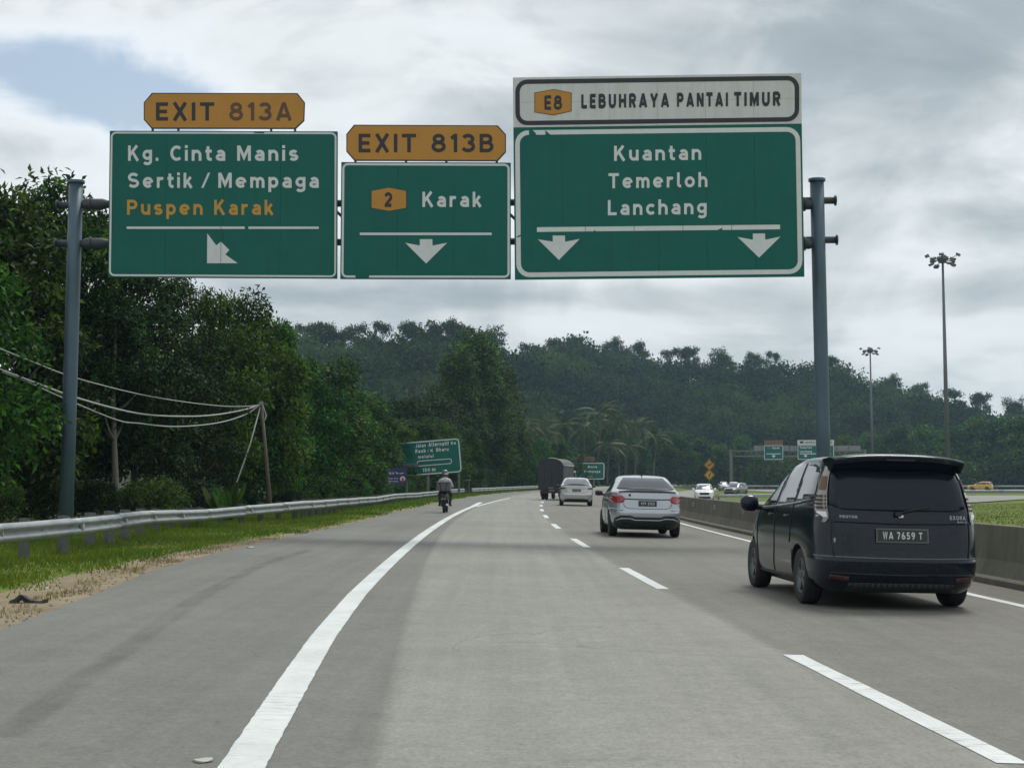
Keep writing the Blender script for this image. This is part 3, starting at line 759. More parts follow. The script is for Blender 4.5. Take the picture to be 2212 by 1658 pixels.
for y_, (xa, xb) in ((441, (122, 1806)), (526, (119, 1809))):
    a, b = P(xa, y_ + (2 if y_ == 441 else 0), GY + .55), P(xb, y_ - 8, GY + .55)
    m = MB(); m.tube([a, b], .082, 16); dd = (b - a).normalized()
    for e, sgn in ((a, 1), (b, -1)): m.lathe([(0, 0), (.125, 0), (.125, .03 * sgn), (.08, .03 * sgn)], e, dd, 16, 0, False)
    worldpart(m.build('truss_chord', 'truss_dark'), gan)
    for xj in (196, 1738):        # tapered joint sleeve with flange plates beside each post
        c = P(xj, y_, GY + .55); s_ = 1 if xj < 900 else -1
        m = MB(); m.lathe([(.085, .42 * s_), (.13, .28 * s_), (.13, -.12 * s_), (.085, -.2 * s_)], c, (1, 0, 0), 16)
        m.lathe([(.13, -.015), (.17, -.015), (.17, .015), (.13, .015)], c, (1, 0, 0), 16, 0, False); worldpart(m.build('joint_sleeve', 'truss_dark'), gan)
m = None
for i, xx in enumerate(np.arange(250, 1720, 92)):
    ya, yb = (441, 526) if i % 2 else (526, 441)
    a, b = P(xx, ya, GY + .55), P(xx + 92, yb, GY + .55)
    m = MB(); m.tube([a, b], .035, 8); worldpart(m.build('truss_brace', 'truss_dark'), gan)
prismback = lambda pl, x0, x1: [worldpart(MB().box(pl.at(xx, 483, -.16), (.09, .12, 1.6)).build('sign_bracket', 'truss_dark'), gan) for xx in np.linspace(x0, x1, 4)]
# --- sign one
TL, TR, BR, BL = (237.2, 282.6), (729.3, 283.9), (728.4, 601.1), (233.2, 598.4)
pl = Plane(TL, TR, BR, BL, GY - .05, GY + .12)
sg = thing('overhead_sign', 'green overhead sign listing three places under an EXIT 813A plate', 'road sign', pl.at(480, 600, -.1), group='overhead signs on the gantry')
prismback(pl, 260, 705)
prism(pl, [TL, TR, BR, BL], -.042, .05, 'sign_green_edge', 'backing_frame', sg)
panels(pl, TL, TR, BR, BL, 4, 0, .04, 'sign_green', 'sign_panel', sg)
ring(pl, rrect(TL, TR, BR, BL, 14, 2.2), rrect(TL, TR, BR, BL, 14, 6.2), .006, 'sign_letter', 'border', sg)
Z = lambda x, y: (207.4 + x * .2711, 172.8 + y * .2711)
def wz(body, x0, x1, yc, yb, mat='sign_letter', bold=.098, slope=0, dn='lettering'):
    words_(pl, body, Z(x0, 0)[0], Z(x1, 0)[0], Z(0, yc)[1], Z(0, yb)[1], .007, mat, sg, bold, slope, .27, dn)
wz('Kg.', 256, 497, 523, 645); wz('Cinta', 592, 1030, 523, 645); wz('Manis', 1125, 1612, 523, 645)
wz('Sertik', 255, 770, 740, 860); wz('Mempaga', 975, 1775, 740, 860)
flat(pl, [Z(892, 740), Z(910, 740), Z(857, 860), Z(839, 860)], .008, 'sign_letter', 'lettering', sg)
wz('Puspen', 248, 850, 955, 1075, 'sign_letter_orange'); wz('Karak', 942, 1415, 955, 1075, 'sign_letter_orange')
for a, b in ((245, 993), (997, 1185), (1215, 1775)): flat(pl, [Z(a, 1168), Z(b, 1168), Z(b, 1187), Z(a, 1187)], .008, 'sign_letter', 'divider_line', sg)
for pts in ([(887, 1222), (958, 1318), (993, 1290), (993, 1460), (885, 1460)], [(997, 1290), (1063, 1355), (1030, 1390), (1130, 1460), (997, 1460)]):
    flat(pl, [Z(*q) for q in pts], .008, 'sign_letter', 'arrow', sg)
flat(pl, [Z(1255, 412), Z(1347, 412), Z(1335, 427), Z(1262, 424)], .0095, 'sign_green', 'peeled_patch', sg)
pt = thing('exit_plate', 'orange eight sided EXIT 813A plate above the wide green sign', 'road sign', pl.at(*Z(1020, 390)), group='orange exit plates on the gantry')
oct_ = [(445, 103), (1605, 105), (1665, 180), (1660, 325), (1592, 390), (442, 388), (380, 318), (380, 180)]
def shrink(pts, k, kx=None):
    cx = sum(p[0] for p in pts) / len(pts); cy_ = sum(p[1] for p in pts) / len(pts); w_ = max(p[0] for p in pts) - min(p[0] for p in pts); h_ = max(p[1] for p in pts) - min(p[1] for p in pts)
    return [(cx + (x - cx) * (1 - 2 * k / w_), cy_ + (y - cy_) * (1 - 2 * k / h_)) for x, y in pts]
prism(pl, [Z(*q) for q in oct_], 0, .04, 'sign_black', 'plate_edge', pt); prism(pl, [Z(*q) for q in shrink(oct_, 8)], .006, .005, 'sign_orange', 'plate_face', pt)
for b, x0, x1 in (('EXIT', 478, 943), ('813A', 1062, 1560)): words_(pl, b, Z(x0, 0)[0], Z(x1, 0)[0], Z(0, 180)[1], Z(0, 325)[1], .009, 'sign_black' if b == 'EXIT' else 'sign_brown', pt, .1)  # brown 813A: reflection that fades the black letters, put into their colour
for x in (450, 655, 1395, 1585): prism(pl, [Z(x - 9, 385), Z(x + 9, 385), Z(x + 9, 412), Z(x - 9, 412)], -.012, .03, 'sign_green_edge', 'hanger', pt)
# --- sign two
TL, TR, BR, BL = (737.2, 350.1), (1103.4, 351.5), (1103.4, 602.4), (734.9, 601.9)
pl = Plane(TL, TR, BR, BL, GY, GY + .05)
sg = thing('overhead_sign', 'small green overhead sign to Karak with a 2 route badge', 'road sign', pl.at(920, 602, -.1), group='overhead signs on the gantry')
prismback(pl, 760, 1080)
prism(pl, [TL, TR, BR, BL], -.042, .05, 'sign_green_edge', 'backing_frame', sg)
panels(pl, TL, TR, BR, BL, 3, 0, .04, 'sign_green', 'sign_panel', sg)
ring(pl, rrect(TL, TR, BR, BL, 14, 2.4), rrect(TL, TR, BR, BL, 14, 7), .006, 'sign_letter', 'border', sg)
Z = lambda x, y: (708.5 + x * .22932, 241.9 + y * .22932)
wz('Karak', 890, 1447, 752, 895)
hexa = [(405, 740), (575, 708), (742, 740), (742, 908), (575, 938), (405, 908)]
flat(pl, [Z(*q) for q in hexa], .006, 'sign_black', 'route_badge', sg); flat(pl, [Z(*q) for q in shrink(hexa, 6)], .009, 'sign_orange', 'route_badge', sg)
words_(pl, '2', Z(532, 0)[0], Z(606, 0)[0], Z(0, 760)[1], Z(0, 892)[1], .012, 'sign_black', sg, .125)
flat(pl, [Z(300, 1137), Z(1542, 1137), Z(1542, 1160), Z(300, 1160)], .008, 'sign_letter', 'divider_line', sg)
flat(pl, [Z(*q) for q in [(865, 1198), (983, 1198), (985, 1258), (1122, 1232), (925, 1427), (728, 1232), (865, 1258)]], .008, 'sign_letter', 'arrow', sg)
flat(pl, [Z(255, 1533), Z(392, 1533), Z(385, 1562), Z(262, 1562)], .0095, 'sign_green', 'peeled_patch', sg)
pt = thing('exit_plate', 'orange eight sided EXIT 813B plate above the small Karak sign', 'road sign', pl.at(*Z(925, 460)), group='orange exit plates on the gantry')
oct_ = [(245, 120), (1600, 127), (1677, 212), (1677, 378), (1600, 463), (248, 460), (172, 372), (172, 210)]
prism(pl, [Z(*q) for q in oct_], 0, .04, 'sign_black', 'plate_edge', pt); prism(pl, [Z(*q) for q in shrink(oct_, 10)], .006, .005, 'sign_orange', 'plate_face', pt)
for b, x0, x1 in (('EXIT', 288, 830), ('813B', 975, 1560)): words_(pl, b, Z(x0, 0)[0], Z(x1, 0)[0], Z(0, 207)[1], Z(0, 381)[1], .009, 'sign_black', pt, .1)
for x in (258, 735, 1115, 1590): prism(pl, [Z(x - 11, 458), Z(x + 11, 458), Z(x + 11, 482), Z(x - 11, 482)], -.012, .03, 'sign_green_edge', 'hanger', pt)
# --- sign three
TL, TR, BR, BL = (1108.9, 276.6), (1732, 268.4), (1737.8, 596.8), (1112.2, 603.5)
pl = Plane(TL, TR, BR, BL, GY, GY - .36)
sg = thing('overhead_sign', 'largest green overhead sign naming Kuantan, Temerloh and Lanchang with two arrows', 'road sign', pl.at(1422, 600, -.1), group='overhead signs on the gantry')
prismback(pl, 1135, 1715)
prism(pl, [TL, TR, BR, BL], -.042, .05, 'sign_green_edge', 'backing_frame', sg)
panels(pl, TL, TR, BR, BL, 6, 0, .04, 'sign_green', 'sign_panel', sg)
ring(pl, rrect((1111.5, 281), (1729, 273.4), (1735, 592.5), (1114.5, 600), 30, 1), rrect((1111.5, 281), (1729, 273.4), (1735, 592.5), (1114.5, 600), 30, 11), .006, 'sign_letter', 'border', sg)
Z = lambda x, y: (1088.7 + x * .33595, 138.25 + y * .33595)
SL = -.013
wz('Kuantan', 708, 1268, 527, 624, slope=SL); wz('Temerloh', 672, 1308, 703, 800, slope=SL); wz('Lanchang', 668, 1303, 875, 973, slope=SL)
for i in range(5):
    a, b = 212 + i * 313.2, 212 + (i + 1) * 313.2 - 3; sl = -17 / 1566
    flat(pl, [Z(a, 1050 + sl * (a - 212)), Z(b, 1050 + sl * (b - 212)), Z(b, 1080 + sl * (b - 212)), Z(a, 1080 + sl * (a - 212))], .008, 'sign_letter', 'divider_line', sg)
for pts in ([(313, 1103), (392, 1103), (393, 1143), (487, 1125), (353, 1260), (218, 1127), (314, 1143)], [(1600, 1090), (1678, 1090), (1680, 1130), (1778, 1110), (1640, 1245), (1502, 1112), (1600, 1130)]):
    flat(pl, [Z(*q) for q in pts], .008, 'sign_letter', 'arrow', sg)
for pts in ([(160, 425), (182, 425), (200, 440), (210, 460), (162, 460)], [(265, 426), (296, 454), (300, 460), (268, 460)], [(578, 1065), (600, 1082), (582, 1082)], [(1375, 1066), (1405, 1054), (1402, 1070)], [(80, 1110), (106, 1098), (112, 1104), (92, 1116)]):
    flat(pl, [Z(*q) for q in pts], .0105, 'sign_green', 'peeled_patch', sg)
wb = thing('overhead_sign', 'white E8 LEBUHRAYA PANTAI TIMUR board topping the largest green sign', 'road sign', pl.at(1422, 268, -.1), group='overhead signs on the gantry')
TL, TR, BR, BL = (1107.9, 167.8), (1731, 158.4), (1732, 267.2), (1108.9, 275.6)
prism(pl, [TL, TR, BR, BL], -.042, .05, 'board_back', 'backing_frame', wb)
panels(pl, TL, TR, BR, BL, 6, 0, .04, 'sign_white', 'sign_panel', wb, 2)
q4 = (Z(72, 102), Z(1898, 76), Z(1898, 370), Z(74, 396))
ring(pl, rrect(*q4, 26, 0), rrect(*q4, 26, 9.6), .006, 'sign_black', 'border', wb)
hexa = [(195, 185), (318, 162), (435, 185), (435, 305), (318, 332), (195, 312)]
flat(pl, [Z(*q) for q in hexa], .006, 'sign_brown', 'route_badge', wb); flat(pl, [Z(*q) for q in shrink(hexa, 5)], .009, 'sign_orange', 'route_badge', wb)
words_(pl, 'E8', *(Z(260, 0)[0], Z(374, 0)[0]), Z(0, 205)[1], Z(0, 295)[1], .012, 'sign_black', wb, .12)
for b, x0, x1 in (('LEBUHRAYA', 497, 1062), ('PANTAI', 1112, 1440), ('TIMUR', 1480, 1777)):
    dy = SL * (x0 - 497); words_(pl, b, Z(x0, 0)[0], Z(x1, 0)[0], Z(0, 197 + dy)[1], Z(0, 285 + dy)[1], .009, 'sign_black', wb, .135, SL, .34)

# ------------------------------------------------------------------ vehicles (local: x to the right, y forward from the rear bumper, z up)
def pchip(xk, yk, x):
    xk, yk = np.array(xk, float), np.array(yk, float); h = np.diff(xk); d = np.diff(yk) / h; m = np.zeros_like(yk)
    for i in range(1, len(xk) - 1):
        if d[i - 1] * d[i] > 0:
            w1, w2 = 2 * h[i] + h[i - 1], h[i] + 2 * h[i - 1]; m[i] = (w1 + w2) / (w1 / d[i - 1] + w2 / d[i])
    m[0], m[-1] = d[0], d[-1]
    i = np.clip(np.searchsorted(xk, x) - 1, 0, len(xk) - 2); t = (x - xk[i]) / h[i]
    return (2 * t**3 - 3 * t**2 + 1) * yk[i] + (t**3 - 2 * t**2 + t) * h[i] * m[i] + (-2 * t**3 + 3 * t**2) * yk[i + 1] + (t**3 - t**2) * h[i] * m[i + 1]
def car_shell(sl, axles, wr, track_out, mats, nrear=6.5, nfront=4.0, levels=46, npts=88):
    """body as stacked plan outlines; sl rows: z, rear y, front y, half width; wheel arches are cut out"""
    sl = np.array(sl, float); zk = sl[:, 0]
    zs = np.unique(np.concatenate([np.linspace(zk[0], zk[-1], levels), zk]))
    m = MB()
    for z in zs:
        yr, yf, wd = (float(pchip(zk, sl[:, i], z)) for i in (1, 2, 3))
        yc = yr + (yf - yr) * .45
        for k_ in range(npts):
            a = 2 * math.pi * k_ / npts; ca, sa = math.cos(a), math.sin(a)
            n = nfront if sa > 0 else nrear; hl = (yf - yc) if sa > 0 else (yc - yr)
            q = (abs(ca) ** 2.0 + abs(sa) ** 2.0) ** .5
            r = (abs(ca) ** n + abs(sa) ** n) ** (-1 / n)
            m.v.append((wd * r * ca, yc + hl * r * sa, z))
    nl = len(zs)
    for i in range(nl - 1):
        for k_ in range(npts):
            a, b = i * npts + k_, i * npts + (k_ + 1) % npts; m.face((a, b, b + npts, a + npts), 0, True)
    m.face([k_ for k_ in range(npts)][::-1]); m.face([(nl - 1) * npts + k_ for k_ in range(npts)])
    body = m.build('body', mats)
    bvh = BVHTree.FromPolygons([v.co[:] for v in body.data.vertices], [tuple(p.vertices) for p in body.data.polygons])
    cuts = MB()
    for y in axles:
        for sx in (-1, 1):
            cuts.tube([(sx * (track_out - .30), y, wr + .0), (sx * (track_out + .4), y, wr + .0)], wr * 1.13, 28, 0)
            cuts.box((sx * (track_out + .05), y, wr * .3), (.70, wr * 2.26, wr * .9))
    cm = MB(); cutters = []
    for y in axles:
        for sx in (-1, 1):
            c = MB(); prof = [(y + wr * 1.13 * math.cos(a), wr + wr * 1.13 * math.sin(a)) for a in np.linspace(0, math.pi, 15)] + [(y - wr * 1.13, -.3), (y + wr * 1.13, -.3)]
            x0, x1 = sx * (track_out - .30), sx * (track_out + .5); n = len(prof)
            c.v = [(x0, p, q) for p, q in prof] + [(x1, p, q) for p, q in prof]
            f = list(range(n)); c.face(f if sx < 0 else f[::-1], 1); c.face([i + n for i in (f[::-1] if sx < 0 else f)], 1)
            for i in range(n):
                j = (i + 1) % n; qd = (i, i + n, j + n, j); c.face(qd if sx < 0 else qd[::-1], 1)
            cutters.append(c.build('cutter', mats))
    for c in cutters:
        bm = bmesh.new(); bm.from_mesh(c.data); bmesh.ops.recalc_face_normals(bm, faces=bm.faces); bm.to_mesh(c.data); bm.free()
        md = body.modifiers.new('b', 'BOOLEAN'); md.object = c; md.operation = 'DIFFERENCE'; md.solver = 'EXACT'
    dg = bpy.context.evaluated_depsgraph_get()
    me = bpy.data.meshes.new_from_object(body.evaluated_get(dg))
    body.modifiers.clear(); old = body.data; body.data = me; bpy.data.meshes.remove(old)
    for c in cutters: bpy.data.meshes.remove(c.data)
    return body, bvh
def patch(bvh, poly, axis, name, mat, par, off=.006, step=.06, back=.012, smooth_=True, sign=1):
    """piece that lies on the body: poly is given in the side view (y,z) with axis 'L'/'R' or in the rear/front view (x,z) with axis 'B'/'F'"""
    poly = [Vector(p) for p in poly]; n = len(poly)
    dense = []
    for i in range(n):
        a, b = poly[i], poly[(i + 1) % n]; k_ = max(1, int((b - a).length / step))
        dense += [a + (b - a) * (j / k_) for j in range(k_)]
    area = sum(dense[i].x * dense[(i + 1) % len(dense)].y - dense[(i + 1) % len(dense)].x * dense[i].y for i in range(len(dense)))
    if area < 0: dense = dense[::-1]
    nb = len(dense); pts = list(dense)
    x0, x1 = min(p.x for p in dense), max(p.x for p in dense); y0, y1 = min(p.y for p in dense), max(p.y for p in dense)
    def inside(p):
        c = False
        for i in range(nb):
            a, b = dense[i], dense[i - 1]
            if (a.y > p.y) != (b.y > p.y) and p.x < (b.x - a.x) * (p.y - a.y) / (b.y - a.y) + a.x: c = not c
        return c
    gx = x0 + step * .5
    while gx < x1:
        gy = y0 + step * .5
        while gy < y1:
            p = Vector((gx, gy))
            if inside(p) and min((p - d_).length for d_ in dense) > step * .35: pts.append(p)
            gy += step
        gx += step
    ov, oe, of, orig = delaunay_2d_cdt(pts, [], [list(range(nb))], 1, 1e-6)[:4]
    dirs = {'L': ((-4, 0), (1, 0, 0)), 'R': ((4, 0), (-1, 0, 0)), 'B': ((0, -4), (0, 1, 0)), 'F': ((0, 9), (0, -1, 0))}
    d = Vector(dirs[axis][1]); V3 = []
    for v in ov:
        o = Vector((dirs[axis][0][0], v.x, v.y)) if axis in 'LR' else Vector((v.x, dirs[axis][0][1], v.y))
        hit = bvh.ray_cast(o, d)
        if hit[0] is None:
            nr = bvh.find_nearest(o + d * (4 if axis != 'F' else 4.5)); hp = nr[0]; q = Vector((hp.x, v.x, v.y)) if axis in 'LR' else Vector((v.x, hp.y, v.y))
        else: q = hit[0] + hit[1] * (off if hit[1].dot(d) < 0 else -off)
        V3.append(q)
    # stray hits (past a silhouette) fall back to the median depth of their neighbours
    m = MB(); m.v = [tuple(p) for p in V3]
    flip = axis in ('L', 'F')
    for f in of: m.face(tuple(f)[::-1] if flip else tuple(f), 0, smooth_)
    # skirt
    cnt = {}
    for f in of:
        for i in range(len(f)):
            e = (f[i], f[(i + 1) % len(f)]); cnt[e] = 1
    o = len(m.v); mp = {}
    for (a, b) in list(cnt):
        if (b, a) in cnt: continue
        for q in (a, b):
            if q not in mp: mp[q] = len(m.v); m.v.append(tuple(V3[q] + d * (back + off)))
        f = (a, b, mp[b], mp[a]); m.face(f if flip else f[::-1], 0, False)
    return m.build(name, mat, par)
def strip_on(bvh, pts, wd, axis, name, mat, par, off=.007):
    """narrow seam or moulding along a polyline on the body"""
    q = stroke_poly(pts, wd / 2)
    return patch(bvh, q, axis, name, mat, par, off, .05, .006)
def mirror(poly): return [(-x, z) for x, z in poly][::-1]
def wheel_meshes(r, wd, spokes=5):
    t = MB(); t.lathe([(r * .62, -wd / 2 + .02), (r * .92, -wd / 2), (r * .985, -wd / 2 + .025), (r, 0), (r * .985, wd / 2 - .025), (r * .92, wd / 2), (r * .62, wd / 2 - .02)], (0, 0, 0), (1, 0, 0), 32)
    for k_ in (-.05, 0, .05): t.lathe([(r + .002, k_ - .006), (r + .002, k_ + .006)], (0, 0, 0), (1, 0, 0), 32, 1)
    ri = MB(); ri.lathe([(0, wd / 2 - .06), (r * .14, wd / 2 - .03), (r * .18, wd / 2 - .05)], (0, 0, 0), (1, 0, 0), 16)
    ri.lathe([(r * .58, wd / 2 - .05), (r * .63, wd / 2 - .012), (r * .60, wd / 2 - .10), (r * .58, -wd / 2 + .03), (0, -wd / 2 + .03)], (0, 0, 0), (1, 0, 0), 28)
    for k_ in range(spokes):
        a = 2 * math.pi * k_ / spokes; rot = Matrix.Rotation(a, 3, 'X')
        ri.box(rot @ Vector((wd / 2 - .045, 0, r * .37)), (.03, r * .2, r * .5), 0, rot)
    to = t.build('tyre', ['rubber', 'trim_black']); ro = ri.build('rim', 'rim_metal')
    a, b = to.data, ro.data; bpy.data.objects.remove(to); bpy.data.objects.remove(ro); return a, b
def add_wheels(car, axles, r, wd, half_track, spokes=5):
    a, b = wheel_meshes(r, wd, spokes)
    for y in axles:
        for sx in (-1, 1):
            wo = link('wheel', a, car); wo.location = (sx * half_track, y, r); wo.rotation_euler = (0, 0, 0 if sx > 0 else math.pi)
            link('rim', b, wo)
def plate(car, text, c, wd, hh, slant=0.0, mat='plate_letter', white=False, y=-.004, lw=.8):
    m = MB(); m.box((0, 0, 0), (wd, .012, hh)); m.box((0, .004, 0), (wd + .03, .012, hh + .03), 1); o = m.build('number_plate', ['plate_black', 'post_grey'], car); o.location = c; o.rotation_euler = (slant, 0, 0)
    Vt, Ft = stroke_text(text, .1, .3, .55); mx = max(v[0] for v in Vt); m = MB()
    for a, b in Vt: m.v.append(((a / mx - .5) * wd * lw, -.0085, (b - .5) * hh * .62))
    for f in Ft: m.face(f)
    m.build('lettering', mat, o)
    return o
def car_at(name, label, cat, rear_left_px=None, group=None, pos=None, yaw=0.0):
    o = thing(name, label, cat, pos, 0, group); o.rotation_euler = (0, math.atan(TILT) if abs(yaw) < 1.5 else 0, yaw); return o
def heading(y): return -math.atan(Dp(y))
def mirror_piece(name, par, c, d, mat, sx):
    bm = bmesh.new(); bmesh.ops.create_icosphere(bm, subdivisions=2, radius=1)
    for v in bm.verts:
        q = v.co; k_ = 4; l = (abs(q.x) ** k_ + abs(q.y) ** k_ + abs(q.z) ** k_) ** (-1 / k_); v.co = Vector((q.x * l * d[0] / 2, q.y * l * d[1] / 2, q.z * l * d[2] / 2))
    me = bpy.data.meshes.new(name); bm.to_mesh(me); bm.free(); me.polygons.foreach_set('use_smooth', [True] * len(me.polygons)); me.materials.append(MATS[mat])
    o = link(name, me, par); o.location = c
    m = MB(); m.box((-sx * (d[0] / 2 + .04), .0, -d[2] * .3), (.12, .05, .05)); m.build('mirror_arm', mat, o)
    return o

# --- black people carrier -----------------------------------------------------
def build_mpv():
    Yr = 17.18; X = 4.21
    car = car_at('people_carrier', 'black people carrier with roof spoiler and WA 7659 T plate in the outer lane', 'car', pos=(X, Yr, zr(X - D(Yr))), yaw=heading(18) + R(.3))
    sl = [(.19, .16, 4.42, .78), (.26, .07, 4.52, .85), (.40, .015, 4.58, .893), (.54, .0, 4.59, .903), (.565, .03, 4.585, .905), (.70, .055, 4.53, .907), (.84, .075, 4.40, .904), (.95, .10, 4.24, .897), (1.03, .12, 3.98, .888),
          (1.10, .145, 3.78, .872), (1.25, .20, 3.40, .822), (1.40, .265, 3.02, .772), (1.52, .33, 2.68, .728), (1.60, .39, 2.38, .690), (1.655, .47, 2.1, .63), (1.685, .66, 1.75, .50), (1.70, 1.0, 1.5, .2)]
    axles = (.93, 3.66); wr = .318
    body, bvh = car_shell(sl, axles, wr, .90, ['paint_black', 'trim_black'], 7.5, 4.2)
    body.parent = car
    add_wheels(car, axles, wr, .20, .785)
    car.scale = (1.05, 1, 1); car.location.x += .03
    # rear glass, tailgate seams, lamps
    rg = [(-.66, 1.52), (.66, 1.52), (.70, 1.36), (.735, 1.13), (.60, 1.085), (0, 1.075), (-.60, 1.085), (-.735, 1.13), (-.70, 1.36)]
    patch(bvh, rg, 'B', 'rear_window', 'glass_rear', car, .005)
    def corner_patch(rows, sx, name, mat, par, k_=1.012, nc=7):
        """piece wrapped round the rear corner: rows of (z, inner x on the rear face, outer y on the side)"""
        A = np.array(sl); m = MB(); zz = np.linspace(rows[0][0], rows[-1][0], 14); rw = np.array(rows)
        for z in zz:
            yr, yf, wd = (float(pchip(A[:, 0], A[:, i], z)) for i in (1, 2, 3)); yc = yr + (yf - yr) * .45; hl = yc - yr; n = 7.5
            xi, yo = float(np.interp(z, rw[:, 0], rw[:, 1])), float(np.interp(z, rw[:, 0], rw[:, 2]))
            def at(a): ca, sa = math.cos(a), math.sin(a); r = (abs(ca) ** n + abs(sa) ** n) ** (-1 / n); return wd * r * ca, hl * r * sa
            aa = np.linspace(R(4), R(86), 500); pt = [at(q) for q in aa]
            a_in = next((q for q, p in zip(aa, pt) if p[0] <= xi), R(80)); a_out = next((q for q, p in zip(aa, pt) if yc - p[1] <= yo), a_in * .7); a_out = min(a_out, a_in - R(2))
            for t in np.linspace(0, 1, nc):
                x, y = at(a_in * (1 - t) + a_out * t); m.v.append((sx * x * k_, yc - y * (1 + (k_ - 1) * .35), z))
        for i in range(13):
            for j in range(nc - 1):
                a = i * nc + j; f = (a, a + 1, a + nc + 1, a + nc); m.face(f if sx < 0 else f[::-1], 0, True)
        return m.build(name, mat, par)
    LAMP = [(.945, .765, .12), (1.00, .735, .24), (1.06, .742, .38), (1.15, .742, .46), (1.30, .722, .50), (1.45, .688, .54), (1.56, .650, .55)]
    cut = lambda z0, z1, di, do: [(z, float(np.interp(z, [q[0] for q in LAMP], [q[1] for q in LAMP])) + di, float(np.interp(z, [q[0] for q in LAMP], [q[2] for q in LAMP])) - do) for z in np.linspace(z0, z1, 5)]
    for sx in (-1, 1):
        lp = corner_patch(LAMP, sx, 'tail_lamp', 'lamp_clear', car)
        corner_patch(cut(1.30, 1.45, .01, .04), sx, 'lamp_segment', 'sign_brown', lp, 1.018)
        corner_patch(cut(1.0, 1.06, .012, .03), sx, 'lamp_segment', 'lamp_white', lp, 1.018)
        for b in range(4):
            z = 1.09 + b * .042
            for a in range(3):
                r0 = cut(z, z + .026, .008 + a * .026, 0); corner_patch([(q[0], q[1], .0) for q in r0], sx, 'lamp_cell', 'trim_black', lp, 1.019, 3) if a == 0 else corner_patch([(q[0], q[1], q[2] - .02 - .1 * (3 - a)) for q in r0], sx, 'lamp_cell', 'trim_black', lp, 1.019, 3)
    for x in (-.725, .725): strip_on(bvh, [(x * 1.01, .96), (x * 1.005, .72), (x * .97, .575)], .010, 'B', 'tailgate_seam', 'trim_black', car)
    strip_on(bvh, [(-.86, .578), (-.4, .566), (0, .562), (.4, .566), (.86, .578)], .016, 'B', 'bumper_seam', 'post_grey', car, .004)
    strip_on(bvh, [(-.70, .955), (0, .94), (.70, .955)], .014, 'B', 'tailgate_crease', 'paint_black', car, .014)
    strip_on(bvh, [(-.74, .40), (0, .385), (.74, .40)], .02, 'B', 'bumper_crease', 'paint_black', car, .014)
    patch(bvh, [(-.60, .20), (.60, .20), (.55, .30), (-.55, .30)], 'B', 'bumper_insert', 'trim_black', car, .008)
    for q in ([(-.74, .335), (-.56, .32), (-.56, .365), (-.74, .385)],):
        patch(bvh, q, 'B', 'rear_reflector', 'reflector_dull', car, .010, .03); patch(bvh, mirror(q), 'B', 'rear_reflector', 'reflector_dull', car, .010, .03)
    # wiper, badges, high spoiler
    m = MB(); m.tube([(-.02, .115, 1.055), (.15, .13, 1.10), (.33, .15, 1.13)], .011, 6); m.box((-.03, .10, 1.05), (.07, .05, .04)); m.build('rear_wiper', 'trim_black', car)
    patch(bvh, [(-.022, 1.0), (.022, 1.0), (.03, 1.03), (0, 1.052), (-.03, 1.03)], 'B', 'badge', 'chrome', car, .014, .03)
    def badge(x0, x1, z, hh, txt):
        m = MB(); Vt, Ft = stroke_text(txt, .12, .2); mx = max(v[0] for v in Vt)
        for a, b in Vt:
            x = x0 + a / mx * (x1 - x0); hit = bvh.ray_cast(Vector((x, -4, z + b * hh)), Vector((0, 1, 0))); m.v.append((x, hit[0].y - .006, z + b * hh))
        for f in Ft: m.face(f)
        m.build('badge_lettering', 'badge_dull', car)
    badge(-.64, -.46, .995, .030, 'PROTON'); badge(.52, .70, .998, .042, 'EXORA'); badge(.60, .71, .958, .026, 'BOLD')
    sp_ = MB(); rows = 13
    for i in range(rows):
        x = -.69 + 1.38 * i / (rows - 1); u = abs(x / .69); bow = .10 * u ** 2.4
        yr_ = .125 + bow * .6; zt = 1.705 - .050 * u ** 2.6; zb = 1.545 - .02 * u ** 4
        for yy, zz in ((.72, zt - .01), (.40, zt + .006), (yr_ + .02, zt - .012), (yr_, zt - .035), (yr_ + .015, zt - .075), (.33, zb - .02), (.6, zb)): sp_.v.append((x, yy, zz))
    for i in range(rows - 1):
        for j in range(7): a, b = i * 7 + j, i * 7 + (j + 1) % 7; sp_.face((a, b, b + 7, a + 7), 0, j not in (3, 4, 6))
    sp_.face(list(range(7))[::-1]); sp_.face([(rows - 1) * 7 + j for j in range(7)])
    o = sp_.build('roof_spoiler', 'paint_black', car)
    m = MB(); m.box((0, .14, 1.64), (.30, .016, .02)); m.build('brake_lamp', 'trim_black', o)
    # side glass: three panes each side, split by body coloured pillars
    panes = [[(2.27, 1.105), (3.56, 1.065), (3.30, 1.20), (2.92, 1.42), (2.64, 1.535), (2.22, 1.575)], [(1.33, 1.15), (2.18, 1.11), (2.12, 1.57), (1.62, 1.60), (1.40, 1.60)], [(.42, 1.215), (1.27, 1.155), (1.33, 1.60), (.98, 1.585), (.62, 1.53)]]
    for pn in panes:
        for ax in 'LR': patch(bvh, pn, ax, 'side_window', 'glass_dark', car, .006)
    for ax in 'LR':
        strip_on(bvh, [(3.62, 1.025), (2.2, 1.085), (1.3, 1.125), (.45, 1.19)], .022, ax, 'belt_moulding', 'paint_black', car, .016)
        strip_on(bvh, [(2.23, 1.08), (2.20, .6), (2.3, .30)], .012, ax, 'door_seam', 'trim_black', car); strip_on(bvh, [(1.31, 1.13), (1.34, .80), (1.36, .68)], .012, ax, 'door_seam', 'trim_black', car)
        strip_on(bvh, [(3.32, 1.03), (3.30, .70), (3.24, .30)], .012, ax, 'door_seam', 'trim_black', car)
        strip_on(bvh, [(3.28, .27), (1.34, .27)], .03, ax, 'sill_trim', 'trim_black', car)
        sx = -1 if ax == 'L' else 1
